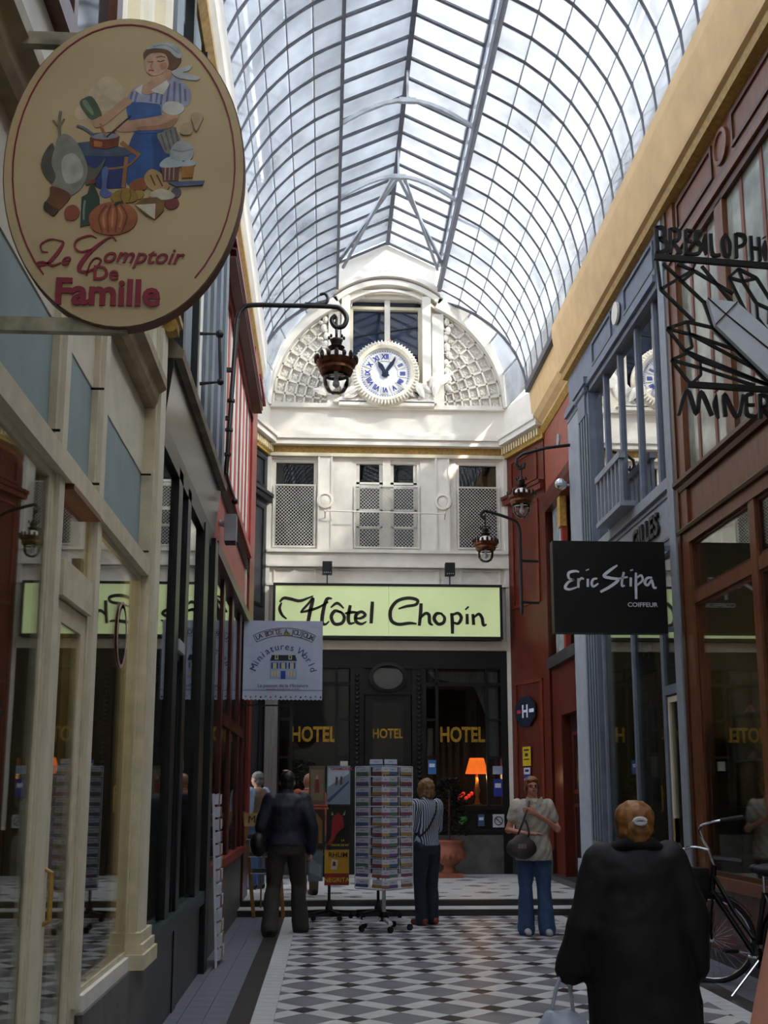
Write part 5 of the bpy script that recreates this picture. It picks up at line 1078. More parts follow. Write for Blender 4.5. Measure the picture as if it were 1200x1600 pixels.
poster(.02, .31, 1.37, 1.84, 'blue white poster of skiers on a snowy slope', '#7f8b9c', [('#b9c2cc', [(.05, .45), (.95, .8), (.95, .95), (.05, .95)]), ('#3f5170', [(.0, .1), (.95, .62), (.95, .56), (.1, .04)]), ('#4d4a4a', [(.35, .5), (.45, .5), (.48, .7), (.38, .72)]), ('#5a4a48', [(.55, .5), (.66, .52), (.66, .72), (.57, .72)])], [('CHAMONIX', .62, .92, .05, '#a3483c')])
poster(-.2, -.0, .83, 1.31, 'dark brown poster of a figure under an orange arch', '#2f2118', [('#7a5220', [(.15, .15), (.85, .15), (.85, .7), (.5, .9), (.15, .7)]), ('#1d1510', [(.35, .1), (.65, .1), (.6, .6), (.4, .6)])])
poster(.02, .31, .83, 1.31, 'black poster with red bull head and yellow lettering', '#191414', [('#8e1f1c', [(.0, .1), (.2, .3), (.25, .8), (.5, .92), (.7, .8), (.75, .55), (.45, .4), (.2, .1)]), ('#a8a090', [(.2, .86), (.3, .84), (.24, .95)]), ('#a8a090', [(.78, .86), (.68, .84), (.8, .97)])], [('VACHE DE RIT', .58, .1, .034, '#c8b42c'), ('LA', .7, .22, .034, '#c8b42c')])
poster(-.2, -.02, .45, .81, 'plain grey blue metal poster at foot of the stand', '#5d6870', [('#77838a', [(.1, .3), (.9, .1), (.9, .5), (.1, .8)])])
poster(.0, .3, .4, .82, 'yellow and red rum poster at foot of the stand', '#b98a1e', [('#8b2a1c', [(0, 0), (1, 0), (1, .34), (0, .34)]), ('#c9b79a', [(.25, .45), (.5, .45), (.55, .7), (.3, .75)]), ('#4b3a30', [(.32, .55), (.46, .55), (.45, .66), (.35, .68)])], [('RHUM', .55, .86, .085, '#1d1512'), ('NEGRITA', .5, .15, .075, '#d0b03a')])
# folding wooden easel
s = thing('easel_board', 'folding wooden easel with wire shelves leaning by the red shopfront', 'easel', (-.9, 14.0, 0))
WD = mat('honey pine', '#8e6431', .5, vary=.15, scale=8, stretch=(6, 6, 1))
MB().bar((-1.0, 13.9, 1.28), (-.86, 13.9, .0), .045, .03, up=(0, 1, 0)).build('rail', WD, s); MB().bar((-.6, 13.9, 1.28), (-.5, 13.9, .0), .045, .03, up=(0, 1, 0)).build('rail', WD, s)
MB().box(-1.0, -.58, 13.88, 13.905, 1.1, 1.26).build('name_board', mat('pale pine', '#b3905a', .5), s); text('lettering', 'MUS', .13, (-.83, 13.87, 1.18), BLK, s, '-y', depth=.004)
for i, z in enumerate((.95, .74, .54)): MB().box(-.97 + i * .03, -.55, 13.82, 13.94, z - .012, z).build('shelf', STEELLT, s); MB().box(-.95 + i * .03, -.57, 13.84, 13.92, z, z + .05).build('stock', mat('dark boxes', '#3d4540', .6, vary=.4, scale=40), s)
MB().tube([(-.8, 14.2, 1.2), (-.8, 14.3, .079)], .012, 6).build('back_leg', WD, s)
# flat card panel leaning on the wall
s = thing('card_panel', 'tall narrow rack panel of cards leaning on black shopfront', 'rack', (-1.0, 10.2, 0))
MB().bar((-.935, 9.98, 0), (-1.0, 9.98, 1.5), .02, .02).bar((-.935, 10.45, 0), (-1.0, 10.45, 1.5), .02, .02).build('frame', WW, s)
for i in range(13):
    z = .06 + i * .112; x = -.93 - .065 * z / 1.5
    for j in range(3): MB().box(x, x + .025, 10.0 + j * .15, 10.13 + j * .15, z, z + .09).build('card_pocket', [CW, cardm[(i + j) % 6]][(i + j) % 2 if j else 0], s)
# terracotta urn with shrub
TERRA = mat('terracotta', '#9a5a42', .7, vary=.12, scale=8)
s = thing('terracotta_urn', 'fluted terracotta urn planter at the hotel window', 'planter', (2.05, 18.3, .15))
MB().box(2.05 - .2, 2.05 + .2, 18.1, 18.5, .15, .22).build('foot', TERRA, s); MB().lathe([(.15, .22), (.1, .27), (.09, .33), (.16, .38), (.25, .47), (.27, .55), (.24, .62), (.22, .68), (.25, .72), (.26, .75), (.22, .75), (.2, .66), (0, .66)], (2.05, 18.3, 0), 24).build('bowl', TERRA, s, smooth=True)
for i in range(18): a = i * .349; MB().ball((2.05 + .245 * math.cos(a), 18.3 + .245 * math.sin(a), .5), (.035, .035, .07), 6, 5).build('flute', TERRA, s)
LEAF = mat('dark green leaf', '#16200f', .5, vary=.4, scale=20); lfd = leafmesh(.12, .03).build('leaf', LEAF, None); bpy.data.objects.remove(lfd) if False else None
def shrub(label, x, y, z0, h, r, n, cat='shrub'):
    s = thing('potted_shrub', label, cat, (x, y, z0)); MB().tube([(x, y, z0), (x + .02, y, z0 + h * .8)], .018, 6).build('stem', OAKDARK, s)
    m = MB()
    for i in range(n):
        t = random.random(); rr = r * (1 - .6 * t) * random.random() ** .5; a = random.random() * 6.28; p = Vector((x + rr * math.cos(a), y + rr * math.sin(a) * .7, z0 + h * (.12 + .88 * t))); d = Vector((math.cos(a), math.sin(a), random.uniform(-.3, .6))).normalized() * random.uniform(.05, .09); w = d.cross(Vector((random.random(), random.random(), 1))).normalized() * .022
        m.add([p, p + d * .5 + w, p + d, p + d * .5 - w, p + d * .5 + Vector((0, 0, .012))], [(0, 1, 4), (1, 2, 4), (2, 3, 4), (3, 0, 4)])
    o = m.build('foliage', LEAF, s); o['kind'] = 'stuff'
lfd.parent = None; bpy.data.objects.remove(lfd)
shrub('dark leafy shrub growing in the terracotta urn', 2.05, 18.3, .7, 1.05, .34, 900)
shrub('dark leafy shrub in the hotel window beside the poster stand', -.35, 18.58, .15, 1.9, .36, 900)

# ---------------------------------------------------------------- bicycle
s = thing('city_bicycle', 'black city bicycle on its kickstand by the brown shopfront', 'bicycle', (3.25, 8.6, 0))
BP = mat('black bicycle paint', '#0b0b0d', .25); CHR = mat('bright chrome', '#c9cbd6', .12, metal=1., vary=.03); TY = mat('tyre rubber', '#14141a', .6)
FH = Vector((3.15, 9.05, .34)); RH = Vector((3.42, 8.08, .34)); WD_ = Vector((.944, -.329, 0)); BD = (Vector((3.15, 9.05, 0)) - Vector((3.42, 8.08, 0))).normalized()
def wheel(nm, c, d):
    w = MB().tube([c + d * (.335 * math.cos(i * R(10))) + Vector((0, 0, .335 * math.sin(i * R(10)))) for i in range(37)], .018, 8, False).build(nm, TY, s)
    MB().tube([c + d * (.31 * math.cos(i * R(10))) + Vector((0, 0, .31 * math.sin(i * R(10)))) for i in range(37)], .009, 6, False).build('rim', CHR, w)
    sp = MB(); ax = d.cross(Vector((0, 0, 1)))
    for i in range(28): a = i * R(360 / 28); sp.bar(c + ax * (.03 if i % 2 else -.03), c + d * (.305 * math.cos(a)) + Vector((0, 0, .305 * math.sin(a))), .0025)
    sp.build('spokes', CHR, w); MB().tube([c - ax * .05, c + ax * .05], .02, 10).build('hub', CHR, w); return w
wheel('front_wheel', FH, WD_); wheel('rear_wheel', RH, BD)
HT = Vector((3.16, 8.93, .93)); HB = Vector((3.15, 8.98, .72)); BBr = RH + BD * .46 + Vector((0, 0, -.06)); ST = RH + BD * .3 + Vector((0, 0, .42))
fm = MB().tube([HB, BBr], .024, 8).tube([HT + Vector((0, 0, -.1)), (HT + BBr) / 2 + Vector((0, 0, -.02)), BBr + Vector((0, 0, .12))], .018, 8).tube([BBr, ST], .02, 8).tube([HB, HT], .024, 8)
ax = BD.cross(Vector((0, 0, 1)))
for q in (.05, -.05): fm.tube([BBr, RH + ax * q], .011, 6).tube([ST, RH + ax * q], .009, 6)
fm.build('frame', BP, s)
ax2 = WD_.cross(Vector((0, 0, 1))); fk = MB()
for q in (.05, -.05): fk.tube(spline([HB, HB + ax2 * q + Vector((0, 0, -.05)), FH + ax2 * q + Vector((0, 0, .15)), FH + ax2 * q], 4), .012, 6)
fk.build('fork', BP, s)
for c, d, a0, a1 in ((FH, WD_, 30, 175), (RH, BD, 5, 185)):
    m = MB(); q = [c + d * (.37 * math.cos(R(a0 + (a1 - a0) * i / 14))) + Vector((0, 0, .37 * math.sin(R(a0 + (a1 - a0) * i / 14)))) for i in range(15)]
    for u, v in zip(q, q[1:]): m.bar(u, v, .05, .006, up=(0, 0, 1) if abs((v - u).normalized().z) < .95 else (d.x, d.y, 0))
    m.build('mudguard', BP, s)
HC_ = HT + Vector((-.03, .02, .12)); gd = Vector((.95, -.31, 0))
hb = MB().tube([HT, HC_], .014, 8).tube(spline([HC_, HC_ + gd * -.05 + Vector((0, 0, .1)), HC_ + gd * -.06 + Vector((0, 0, .18)), HC_ + gd * .02 + Vector((0, -.05, .22)), HC_ + gd * .16 + Vector((0, -.1, .25))], 6), .012, 8).tube(spline([HC_, HC_ + gd * -.12 + Vector((0, 0, .02)), HC_ + gd * -.2 + Vector((0, .02, .0)), HC_ + gd * -.3 + Vector((0, -.02, -.02))], 5), .012, 8).build('handlebar', CHR, s)
MB().tube([HC_ + gd * .08 + Vector((0, -.07, .235)), HC_ + gd * .24 + Vector((0, -.12, .265))], .018, 8).build('grip', TY, hb); MB().tube([HC_ + gd * -.24 + Vector((0, 0, -.01)), HC_ + gd * -.38 + Vector((0, -.03, -.025))], .018, 8).build('grip', TY, hb)
MB().tube([HT + Vector((0, 0, .05)), HT + gd * .2 + Vector((0, -.05, .03))], .03, 8).build('lamp_bracket', BP, hb)
sd_ = ST + Vector((0, 0, .14)); MB().tube([ST, sd_], .013, 8).build('seat_post', CHR, s)
sdl = MB().ball(sd_ + Vector((0, 0, .03)) - BD * .06, (.11, .11, .05)).ball(sd_ + Vector((0, 0, .03)) + BD * .1, (.04, .07, .035)).build('saddle', TY, s, smooth=True)
MB().bar(RH + BD * .2 + Vector((0, 0, .42)), RH - BD * .25 + Vector((0, 0, .41)), .14, .02).build('luggage_rack', BP, s); MB().bar(RH + BD * .12 + Vector((0, 0, .46)), RH - BD * .16 + Vector((0, 0, .455)), .18, .07).build('rack_bag', TY, s)
MB().lathe([(.1, -.01), (.1, .01)], tuple(BBr), 20, 'x').build('chain_ring', BP, s); MB().bar(BBr, RH + Vector((0, 0, .02)), .03, .1).build('chain_guard', BP, s)
for q, v in ((-1, Vector((-.1, .12, .02))), (1, Vector((.1, -.12, -.04)))): c_ = MB().tube([BBr + ax * -.06 * q, BBr + v], .01, 6).build('crank', CHR, s); MB().bar(BBr + v + ax * -.0 * q, BBr + v + Vector((-.1 * 1, 0, 0)), .08, .025).build('pedal', TY, c_)
MB().tube([BBr - BD * .08, Vector((3.04, 8.36, .012))], .009, 6).build('kickstand', CHR, s)
MB().loft([[(3.06 + a * w, 9.09 + b * w * 1.2, z) for a, b in ((-1, -1), (0, -1.2), (1, -1), (1.2, 0), (1, 1), (0, 1.2), (-1, 1), (-1.2, 0))] for w, z in ((.055, .62), (.075, .7), (.085, .86), (.08, .9))]).build('front_bag', mat('wicker black', '#17140f', .8, vary=.4, scale=60), s)
# ================================================================= PEOPLE
CLOUD = bpy.data.textures.new('cloth folds', 'CLOUDS'); CLOUD.noise_scale = .13; CLOUD.noise_depth = 2
CLOUD2 = bpy.data.textures.new('hair locks', 'CLOUDS'); CLOUD2.noise_scale = .035
SKIN = mat('skin', '#c08d74', .55, vary=.06, scale=8); SKINP = mat('sunburnt skin', '#c58670', .55, vary=.06, scale=8)
def ring(c, ax, u, rx, ry, n=14):
    w = ax.cross(u).normalized(); u = w.cross(ax).normalized(); return [c + u * (math.cos(2 * math.pi * k / n) * ry) + w * (math.sin(2 * math.pi * k / n) * rx) for k in range(n)]
def limb(m, pts, rs):
    """tapering tube with rounded ends through several joints"""
    P = [Vector(p) for p in pts]; m.tube([tuple(p) for p in P], rs, 14)
    for p, r in zip(P, rs): m.ball(tuple(p), r, 12, 8)
def trunk(m, rows, grow=0.):
    m.loft([[(xc + (rx + grow) * math.cos(2 * math.pi * k / 20), yc + (ry + grow) * math.sin(2 * math.pi * k / 20), z) for k in range(20)] for z, rx, ry, xc, yc in rows])
def organic(name, m, mt, parent, voxel=.014, smooth=4, fold=0., tex=None):
    o = m.build(name, mt, parent, local=True, smooth=True)
    r = o.modifiers.new('r', 'REMESH'); r.mode = 'VOXEL'; r.voxel_size = voxel; r.use_smooth_shade = True
    q = o.modifiers.new('s', 'SMOOTH'); q.iterations = smooth; q.factor = .5
    if fold: d = o.modifiers.new('d', 'DISPLACE'); d.texture = tex or CLOUD; d.strength = fold; d.mid_level = .5; d.texture_coords = 'LOCAL'
    return o
def hand(m, w, d, palm, s, curl=.35):
    """palm with four fingers and a thumb: w wrist, d finger direction, palm normal"""
    w = Vector(w); d = Vector(d).normalized(); p = Vector(palm); p = (p - d * p.dot(d)).normalized(); side = d.cross(p)
    c = w + d * .045 * s
    m.loft([[w + side * (sx * .03 * s) + p * (sy * .014 * s) + d * (t * s) for sx, sy in ((-.7, -1), (.7, -1), (1, 0), (.7, 1), (-.7, 1), (-1, 0))] for t in (-.01, .03, .085)])
    for i, ln in enumerate((.062, .072, .067, .052)):
        b = w + d * .085 * s + side * ((i - 1.5) * .0195 * s); a = b + d * ln * .45 * s + p * curl * .012 * s; e = b + d * ln * (1 - curl * .4) * s + p * curl * .045 * s; limb(m, [b - d * .015 * s, b, a, e], [.009 * s, .0092 * s, .0085 * s, .0072 * s])
    b = w + d * .025 * s + side * -.028 * s; limb(m, [b, b + d * .03 * s - side * .025 * s + p * .008 * s, b + d * .06 * s - side * .028 * s + p * .022 * s], [.012 * s, .0105 * s, .0085 * s])
J0 = dict(ank=(.09, 0, .08), kne=(.1, .02, .48), hip=(.09, 0, .9), sho=(.175, 0, 1.40), elb=(.235, -.02, 1.12), wri=(.25, .06, .88))
TR = [(.82, .14, .105, 0, 0), (.92, .168, .122, 0, 0), (1.06, .14, .1, 0, 0), (1.2, .155, .115, 0, .01), (1.33, .168, .108, 0, 0), (1.41, .15, .085, 0, 0), (1.46, .075, .062, 0, 0)]
def person(label, loc, rotz, h, jr={}, jl={}, skin=SKIN, wide=1., hands=None, headturn=0., headtilt=0., feet=None):
    s = h / 1.70; root = thing('person', label, 'person', loc, rotz); S = lambda p, sg: Vector((p[0] * sg, p[1], p[2])) * s
    J = {}
    for k, v in J0.items(): J[k + 'R'] = S(jr.get(k, v), 1); J[k + 'L'] = S(jl.get(k, v), -1)
    tr = [(z * s, rx * s * wide, ry * s * wide, xc, yc) for z, rx, ry, xc, yc in TR]
    m = MB(); trunk(m, tr); limb(m, [(0, -.005 * s, 1.4 * s), (0, .01 * s, 1.54 * s)], [.058 * s, .052 * s])
    for d in 'RL':
        limb(m, [J['sho' + d], J['elb' + d], J['wri' + d]], [.05 * s * wide, .04 * s * wide, .026 * s]); limb(m, [J['hip' + d], J['kne' + d], J['ank' + d]], [.085 * s, .055 * s, .035 * s])
        fo = J['ank' + d]; fd = (feet or {}).get(d, (0, 1)); f = Vector((fd[0], fd[1], 0)).normalized(); limb(m, [fo + Vector((0, 0, -.04 * s)) - f * .04 * s, fo + Vector((0, 0, -.045 * s)) + f * .12 * s], [.035 * s, .028 * s])
        hd, pn = (hands or {}).get(d, ((0, .25, -1), (1 if d == 'L' else -1, 0, 0))); hand(m, J['wri' + d], hd, pn, s * 1.05)
    # head, turned about the neck
    H = Matrix.Translation((0, .015 * s, 1.52 * s)) @ Matrix.Rotation(headturn, 4, 'Z') @ Matrix.Rotation(headtilt, 4, 'X'); hm = MB()
    hm.ball((0, -.005, .09), (.074, .092, .095), 16, 12); hm.ball((0, .022, .035), (.058, .065, .062), 14, 10); hm.ball((0, .055, .0), (.03, .03, .026), 10, 8)
    limb(hm, [(0, .088, .075), (0, .104, .048)], [.01, .014]); hm.ball((0, .082, .018), (.026, .014, .012), 10, 6)
    for sg in (-1, 1): hm.ball((sg * .076, -.005, .06), (.012, .024, .033), 8, 6); hm.ball((sg * .03, .082, .082), (.02, .01, .008), 8, 6)
    m.add([H @ (Vector(v) * s) for v in hm.v], hm.f)
    organic('body', m, skin, root, .0085, 3)
    J['H'] = H; J['s'] = s; J['tr'] = tr
    return root, J
def sleeve_torso(m, J, g, z0=.84, z1=1.47, upto=1., wide=.0, collar=True):
    s = J['s']; rows = [r for r in J['tr'] if r[0] >= z0 * s - .001]; trunk(m, rows, g + wide)
    for d in 'RL':
        e, w = J['elb' + d], J['wri' + d]; pts = [J['sho' + d] * .97, J['sho' + d], e]; rs = [.06 * s + g, .056 * s + g, .045 * s + g]
        if upto >= 1: pts.append(w); rs.append(.034 * s + g)
        else: pts = pts[:2] + [J['sho' + d].lerp(e, upto)]; rs = [.056 * s + g * .4, .054 * s + g * .4, .054 * s + g * .4]
        limb(m, pts, rs)
def trousers(root, J, mt, g=.014, flare=0., fold=.02, shoe=None, shoecol=None, feet=None):
    s = J['s']; m = MB(); trunk(m, [r for r in J['tr'] if r[0] <= 1.07 * s], g * .8)
    for d in 'RL': limb(m, [J['hip' + d], J['kne' + d], J['ank' + d] + Vector((0, 0, -.03 * s))], [.092 * s + g, .062 * s + g, .045 * s + g + flare])
    organic('trousers', m, mt, root, .013, 4, fold)
    for d in 'RL':
        fo = J['ank' + d]; fd = (feet or {}).get(d, (0, 1)); f = Vector((fd[0], fd[1], 0)).normalized(); m = MB(); limb(m, [fo + Vector((0, 0, -.035 * s)) - f * .05 * s, fo + Vector((0, 0, -.038 * s)) + f * .03 * s, fo + Vector((0, 0, -.045 * s)) + f * .15 * s], [.045 * s, .042 * s, .035 * s]); o = organic('shoe', m, shoecol, root, .009, 2)
def hairpiece(root, J, balls, mt, fold=.03, name='hair', voxel=.009):
    s = J['s']; m = MB()
    for c, r in balls: m.ball(c, r, 16, 12)
    q = MB(); q.add([J['H'] @ (Vector(v) * s) for v in m.v], m.f); return organic(name, q, mt, root, voxel, 2, fold, CLOUD2)
def stripes(name, c1, c2, scale, direction='X', dist=1.2):
    m = mat(name, c1, .75); t = m.node_tree; b = t.nodes['Principled BSDF']; w = N(t, 'ShaderNodeTexWave'); w.bands_direction = direction; w.inputs['Scale'].default_value = scale; w.inputs['Distortion'].default_value = dist; w.inputs['Detail'].default_value = 1
    tc = N(t, 'ShaderNodeTexCoord'); rp = N(t, 'ShaderNodeValToRGB'); rp.color_ramp.elements[0].position = .42; rp.color_ramp.elements[1].position = .58; rp.color_ramp.elements[0].color = lin(c1); rp.color_ramp.elements[1].color = lin(c2)
    t.links.new(tc.outputs['Object'], w.inputs['Vector']); t.links.new(w.outputs['Fac'], rp.inputs['Fac']); t.links.new(rp.outputs['Color'], b.inputs['Base Color']); return m
NAVYJ = mat('navy jacket cloth', '#1b1f2d', .55, vary=.15); TROU = mat('dark taupe cloth', '#35312d', .8, vary=.12); DENIM = mat('blue denim', '#3a5277', .8, vary=.16, scale=10); DENIMD = mat('dark denim', '#1f2735', .8, vary=.15)
HAIRB = mat('black hair', '#100d0c', .5, vary=.2, scale=40); HAIRG = mat('grey hair', '#6d6b69', .6, vary=.2, scale=40); HAIRY = mat('blonde hair', '#8a6640', .55, vary=.3, scale=30, stretch=(1, 1, .3)); HAIRR = mat('ginger hair', '#93602f', .5, vary=.3, scale=30, stretch=(1, 1, .4)); HAIRA = mat('auburn hair', '#7d4322', .5, vary=.25, scale=30)
BLKSHOE = mat('black shoe', '#0e0c0b', .4); LEATH = mat('dark leather', '#15120f', .45); 

# --- man in a navy jacket walking away
root, J = person('man in navy jacket and taupe trousers walking towards the hotel', (-.42, 12.3, 0), R(4), 1.74,
    jr=dict(ank=(.17, .16, .08), kne=(.14, .18, .5), elb=(.27, -.06, 1.12), wri=(.27, .04, .87)), jl=dict(ank=(.17, -.16, .09), kne=(.13, .02, .49), elb=(.27, -.03, 1.12), wri=(.24, .1, .9)), wide=1.1)
trousers(root, J, TROU, .02, .03, .03, shoecol=BLKSHOE)
m = MB(); sleeve_torso(m, J, .032); limb(m, [(0, 0, 1.43 * J['s']), (0, .0, 1.49 * J['s'])], [.085, .075]); organic('jacket', m, NAVYJ, root, .013, 4, .03)
hairpiece(root, J, [((0, -.02, .105), (.084, .098, .092)), ((0, -.045, .04), (.074, .062, .07))], HAIRB, .01)
m = MB(); m.ball((-.02, -.05, .188), (.034, .034, .012)); q = MB(); q.add([J['H'] @ (Vector(v) * J['s']) for v in m.v], m.f); q.build('bald_patch', SKIN, root, local=True)
s = thing('shoulder_bag', 'black shoulder bag on the hip of the man in navy jacket', 'bag', (-.72, 12.22, .82)); m = MB(); m.ball((0, 0, .14), (.09, .15, .14), 14, 10); organic('pouch', m, LEATH, s, .02, 2, .02); MB().tube(spline([(0, .05, .25), (.06, .1, .45), (.2, .12, .62)], 5), .012, 6).build('strap', LEATH, s, local=True)
# --- bald man in an orange shirt
root, J = person('bald man in orange shirt beyond the man in navy jacket', (-.22, 15.2, .15), R(25), 1.62, wide=1.12)
trousers(root, J, mat('beige trousers', '#6b5b4a', .8), .02, shoecol=BLKSHOE)
m = MB(); sleeve_torso(m, J, .03); limb(m, [(0, 0, 1.43 * J['s']), (0, .0, 1.475 * J['s'])], [.08, .07]); organic('shirt', m, mat('orange shirt cloth', '#a8543a', .75, vary=.1), root, .014, 4, .03)
MB().tube([(-.07 * math.cos(i * .5), -.02 - .065 * math.sin(i * .5), 1.41) for i in range(7)], .012, 6).build('collar', mat('white collar', '#c5c2c2', .7), root, local=True)
s = thing('dark_carrier_bag', 'dark bag hanging beside the bald man in orange shirt', 'bag', (.02, 15.0, .42)); m = MB(); m.ball((0, 0, .13), (.13, .08, .16), 14, 10); organic('pouch', m, LEATH, s, .02, 2, .03); MB().tube(spline([(-.05, 0, .25), (0, .0, .45), (.05, 0, .25)], 6), .01, 6).build('handle', LEATH, s, local=True)
# --- grey haired man in a vest
root, J = person('grey haired man in brown vest turning into the side passage', (-.98, 16.2, .15), R(55), 1.66)
trousers(root, J, DENIM, .02, shoecol=BLKSHOE)
m = MB(); sleeve_torso(m, J, .024); organic('shirt', m, mat('light blue shirt', '#7f95ad', .75), root, .014, 4, .025)
m = MB(); trunk(m, [r for r in J['tr'] if r[0] > .83 * J['s']], .036); organic('vest', m, mat('brown vest cloth', '#6d5645', .8), root, .014, 4, .02)
hairpiece(root, J, [((0, -.015, .105), (.082, .1, .088)), ((0, -.045, .04), (.072, .06, .06))], HAIRG, .012)
# --- woman in the striped jacket
ST_ = stripes('navy striped cloth', '#262c40', '#a9b2c0', 13, 'X', .6)
root, J = person('woman in navy striped jacket and dark jeans looking at cards', (1.2, 13.08, 0), R(38), 1.66, jr=dict(elb=(.22, .04, 1.13), wri=(.18, .2, .98)), jl=dict(elb=(.22, .05, 1.13), wri=(.16, .22, 1.0)), wide=.92, headturn=R(10))
trousers(root, J, DENIMD, .015, .012, .02, shoecol=mat('red shoe', '#7d2f22', .5))
m = MB(); sleeve_torso(m, J, .024); limb(m, [(0, 0, 1.42 * J['s']), (0, .0, 1.47 * J['s'])], [.078, .068]); organic('jacket', m, ST_, root, .013, 4, .02)
MB().tube(spline([(.1, -.06, 1.4), (.02, -.135, 1.28), (-.1, -.13, 1.1), (-.17, -.05, 1.0)], 6), .012, 6).build('strap', LEATH, root, local=True)
hairpiece(root, J, [((0, -.015, .1), (.096, .11, .1)), ((0, -.045, .03), (.09, .08, .09)), ((.05, .02, .05), (.045, .06, .09)), ((-.05, .02, .05), (.045, .06, .09))], HAIRY, .03)
# --- woman facing the viewer
PL = stripes('beige plaid cloth', '#b9b2a0', '#a19a94', 5, 'DIAGONAL', 3)
root, J = person('woman in beige plaid blouse and blue jeans facing the card rack aisle', (2.29, 12.15, 0), R(180), 1.68,
    jr=dict(elb=(.27, -.02, 1.12), wri=(.09, .21, 1.08), ank=(.1, .0, .08)), jl=dict(elb=(.27, .03, 1.13), wri=(.0, .19, 1.30), ank=(.12, .06, .08)), skin=SKINP, wide=1.08,
    hands={'R': ((-1, .25, .05), (0, .3, -1)), 'L': ((1, .1, .35), (0, -1, .2))}, headtilt=R(8))
trousers(root, J, DENIM, .016, .035, .022, shoecol=mat('white shoe', '#b9bac0', .6))
m = MB(); sleeve_torso(m, J, .03, upto=.55); trunk(m, [(.79 * J['s'], .208, .165, 0, 0), (.9 * J['s'], .206, .162, 0, 0), (1.0 * J['s'], .18, .14, 0, 0)], .0); organic('blouse', m, PL, root, .013, 4, .03)
for sg in (-1, 1): MB().prism([(0, 1.40), (sg * .085, 1.47), (sg * .1, 1.42), (sg * .04, 1.36)], .112, .128).build('collar', mat('cream collar', '#bdb6a2', .7), root, local=True)
hairpiece(root, J, [((0, -.02, .11), (.087, .1, .088)), ((0, -.04, .05), (.082, .07, .075)), ((0, .055, .135), (.07, .04, .032)), ((.066, .015, .07), (.02, .045, .055)), ((-.066, .015, .07), (.02, .045, .055))], HAIRA, .015)
H, sc_ = J['H'], J['s']
def onface(name, m, mt): q = MB(); q.add([H @ (Vector(v) * sc_) for v in m.v], m.f); return q.build(name, mt, root, local=True)
for sg in (-1, 1):
    onface('eye', MB().ball((sg * .03, .084, .07), (.013, .008, .008), 10, 6), mat('eye dark', '#1d1614', .3))
    m = MB(); m.tube([(sg * .031 + .024 * math.cos(i * .524), .099, .068 + .018 * math.sin(i * .524)) for i in range(13)], .0028, 6, False); m.tube([(sg * .055, .097, .072), (sg * .08, .0, .075)], .0025, 5); onface('glasses_rim', m, mat('brown spectacle frame', '#3a2418', .4))
onface('lips', MB().ball((0, .094, .016), (.022, .007, .0065), 10, 6), mat('lip', '#8f4a44', .5)); onface('glasses_bridge', MB().tube([(-.008, .103, .07), (.008, .103, .07)], .0025, 5), MATS['brown spectacle frame'])
MB().tube([(.085 + .0, .2 + .036 * math.cos(i * .524), 1.066 + .036 * math.sin(i * .524)) for i in range(13)], .008, 6, False).build('wristwatch', mat('white watch strap', '#c9c6c2', .5), root, local=True)
s = thing('handbag', 'taupe handbag held at the hip of woman in plaid blouse', 'handbag', (2.12, 11.93, .82)); BAGM = mat('taupe leather', '#3f3836', .5, vary=.15)
m = MB(); m.ball((0, 0, .1), (.17, .07, .12), 16, 10); m.ball((0, 0, .16), (.1, .05, .1), 14, 8); organic('pouch', m, BAGM, s, .016, 3, .03)
MB().tube(spline([(-.04, .0, .24), (0, -.03, .34), (.05, -.0, .46), (.1, .06, .56), (.12, .13, .62)], 6), .013, 6).tube(spline([(.06, .0, .2), (.08, -.03, .27), (.05, .0, .4)], 6), .012, 6).build('strap', BAGM, s, local=True); MB().box(-.05, .04, -.082, -.07, .1, .15).build('buckle', CHR, s, local=True)
# --- woman in the black coat, near
root, J = person('woman in long black coat with ginger hair in a bun', (1.41, 5.0, 0), R(-4), 1.46, jr=dict(elb=(.27, -.03, 1.1), wri=(.29, .05, .86)), jl=dict(elb=(.28, -.02, 1.08), wri=(.36, .03, .84)), wide=1.12)
trousers(root, J, mat('black trousers', '#0d0d0e', .8), .015, shoecol=BLKSHOE)
m = MB(); sleeve_torso(m, J, .042); s_ = J['s']
trunk(m, [(.36, .26, .19, .02, 0), (.6, .25, .19, .01, 0), (.8, .235, .18, 0, 0), (1.0, .215, .16, 0, 0), (1.14, .2, .14, 0, 0)]); limb(m, [(0, -.01, 1.2), (0, -.0, 1.25)], [.1, .085])
for sg in (-1, 1): limb(m, [(0, 0, 1.21), (sg * .16, 0, 1.165)], [.085, .085])
organic('coat', m, mat('black coat cloth', '#070606', .7, vary=.15, scale=4), root, .014, 5, .025)
m = MB(); limb(m, [(-.105, -.02, 1.25), (-.05, -.07, 1.275), (.05, -.07, 1.275), (.105, -.02, 1.25)], [.032, .036, .036, .032]); organic('collar', m, mat('black velvet collar', '#08080a', .9), root, .012, 3)
hairpiece(root, J, [((0, -.015, .095), (.106, .112, .1)), ((0, -.035, .03), (.098, .08, .075))], HAIRR, .016); hairpiece(root, J, [((0, -.115, .045), (.062, .04, .05)), ((0, -.105, .0), (.055, .035, .045))], HAIRR, .02, 'bun')
m = MB(); m.tube([(.03 * math.cos(i * .524), -.158, .085 + .014 * math.sin(i * .524)) for i in range(13)], .011, 6, False); q = MB(); q.add([J['H'] @ (Vector(v) * J['s']) for v in m.v], m.f); q.build('hair_tie', mat('white scrunchie', '#c9c6cc', .7), root, local=True)
s = thing('carrier_bag', 'pale grey plastic carrier bag in hand of woman in black coat', 'bag', (1.06, 5.03, .2)); PLB = mat('pale plastic', '#a9adbd', .35, vary=.15, scale=12)
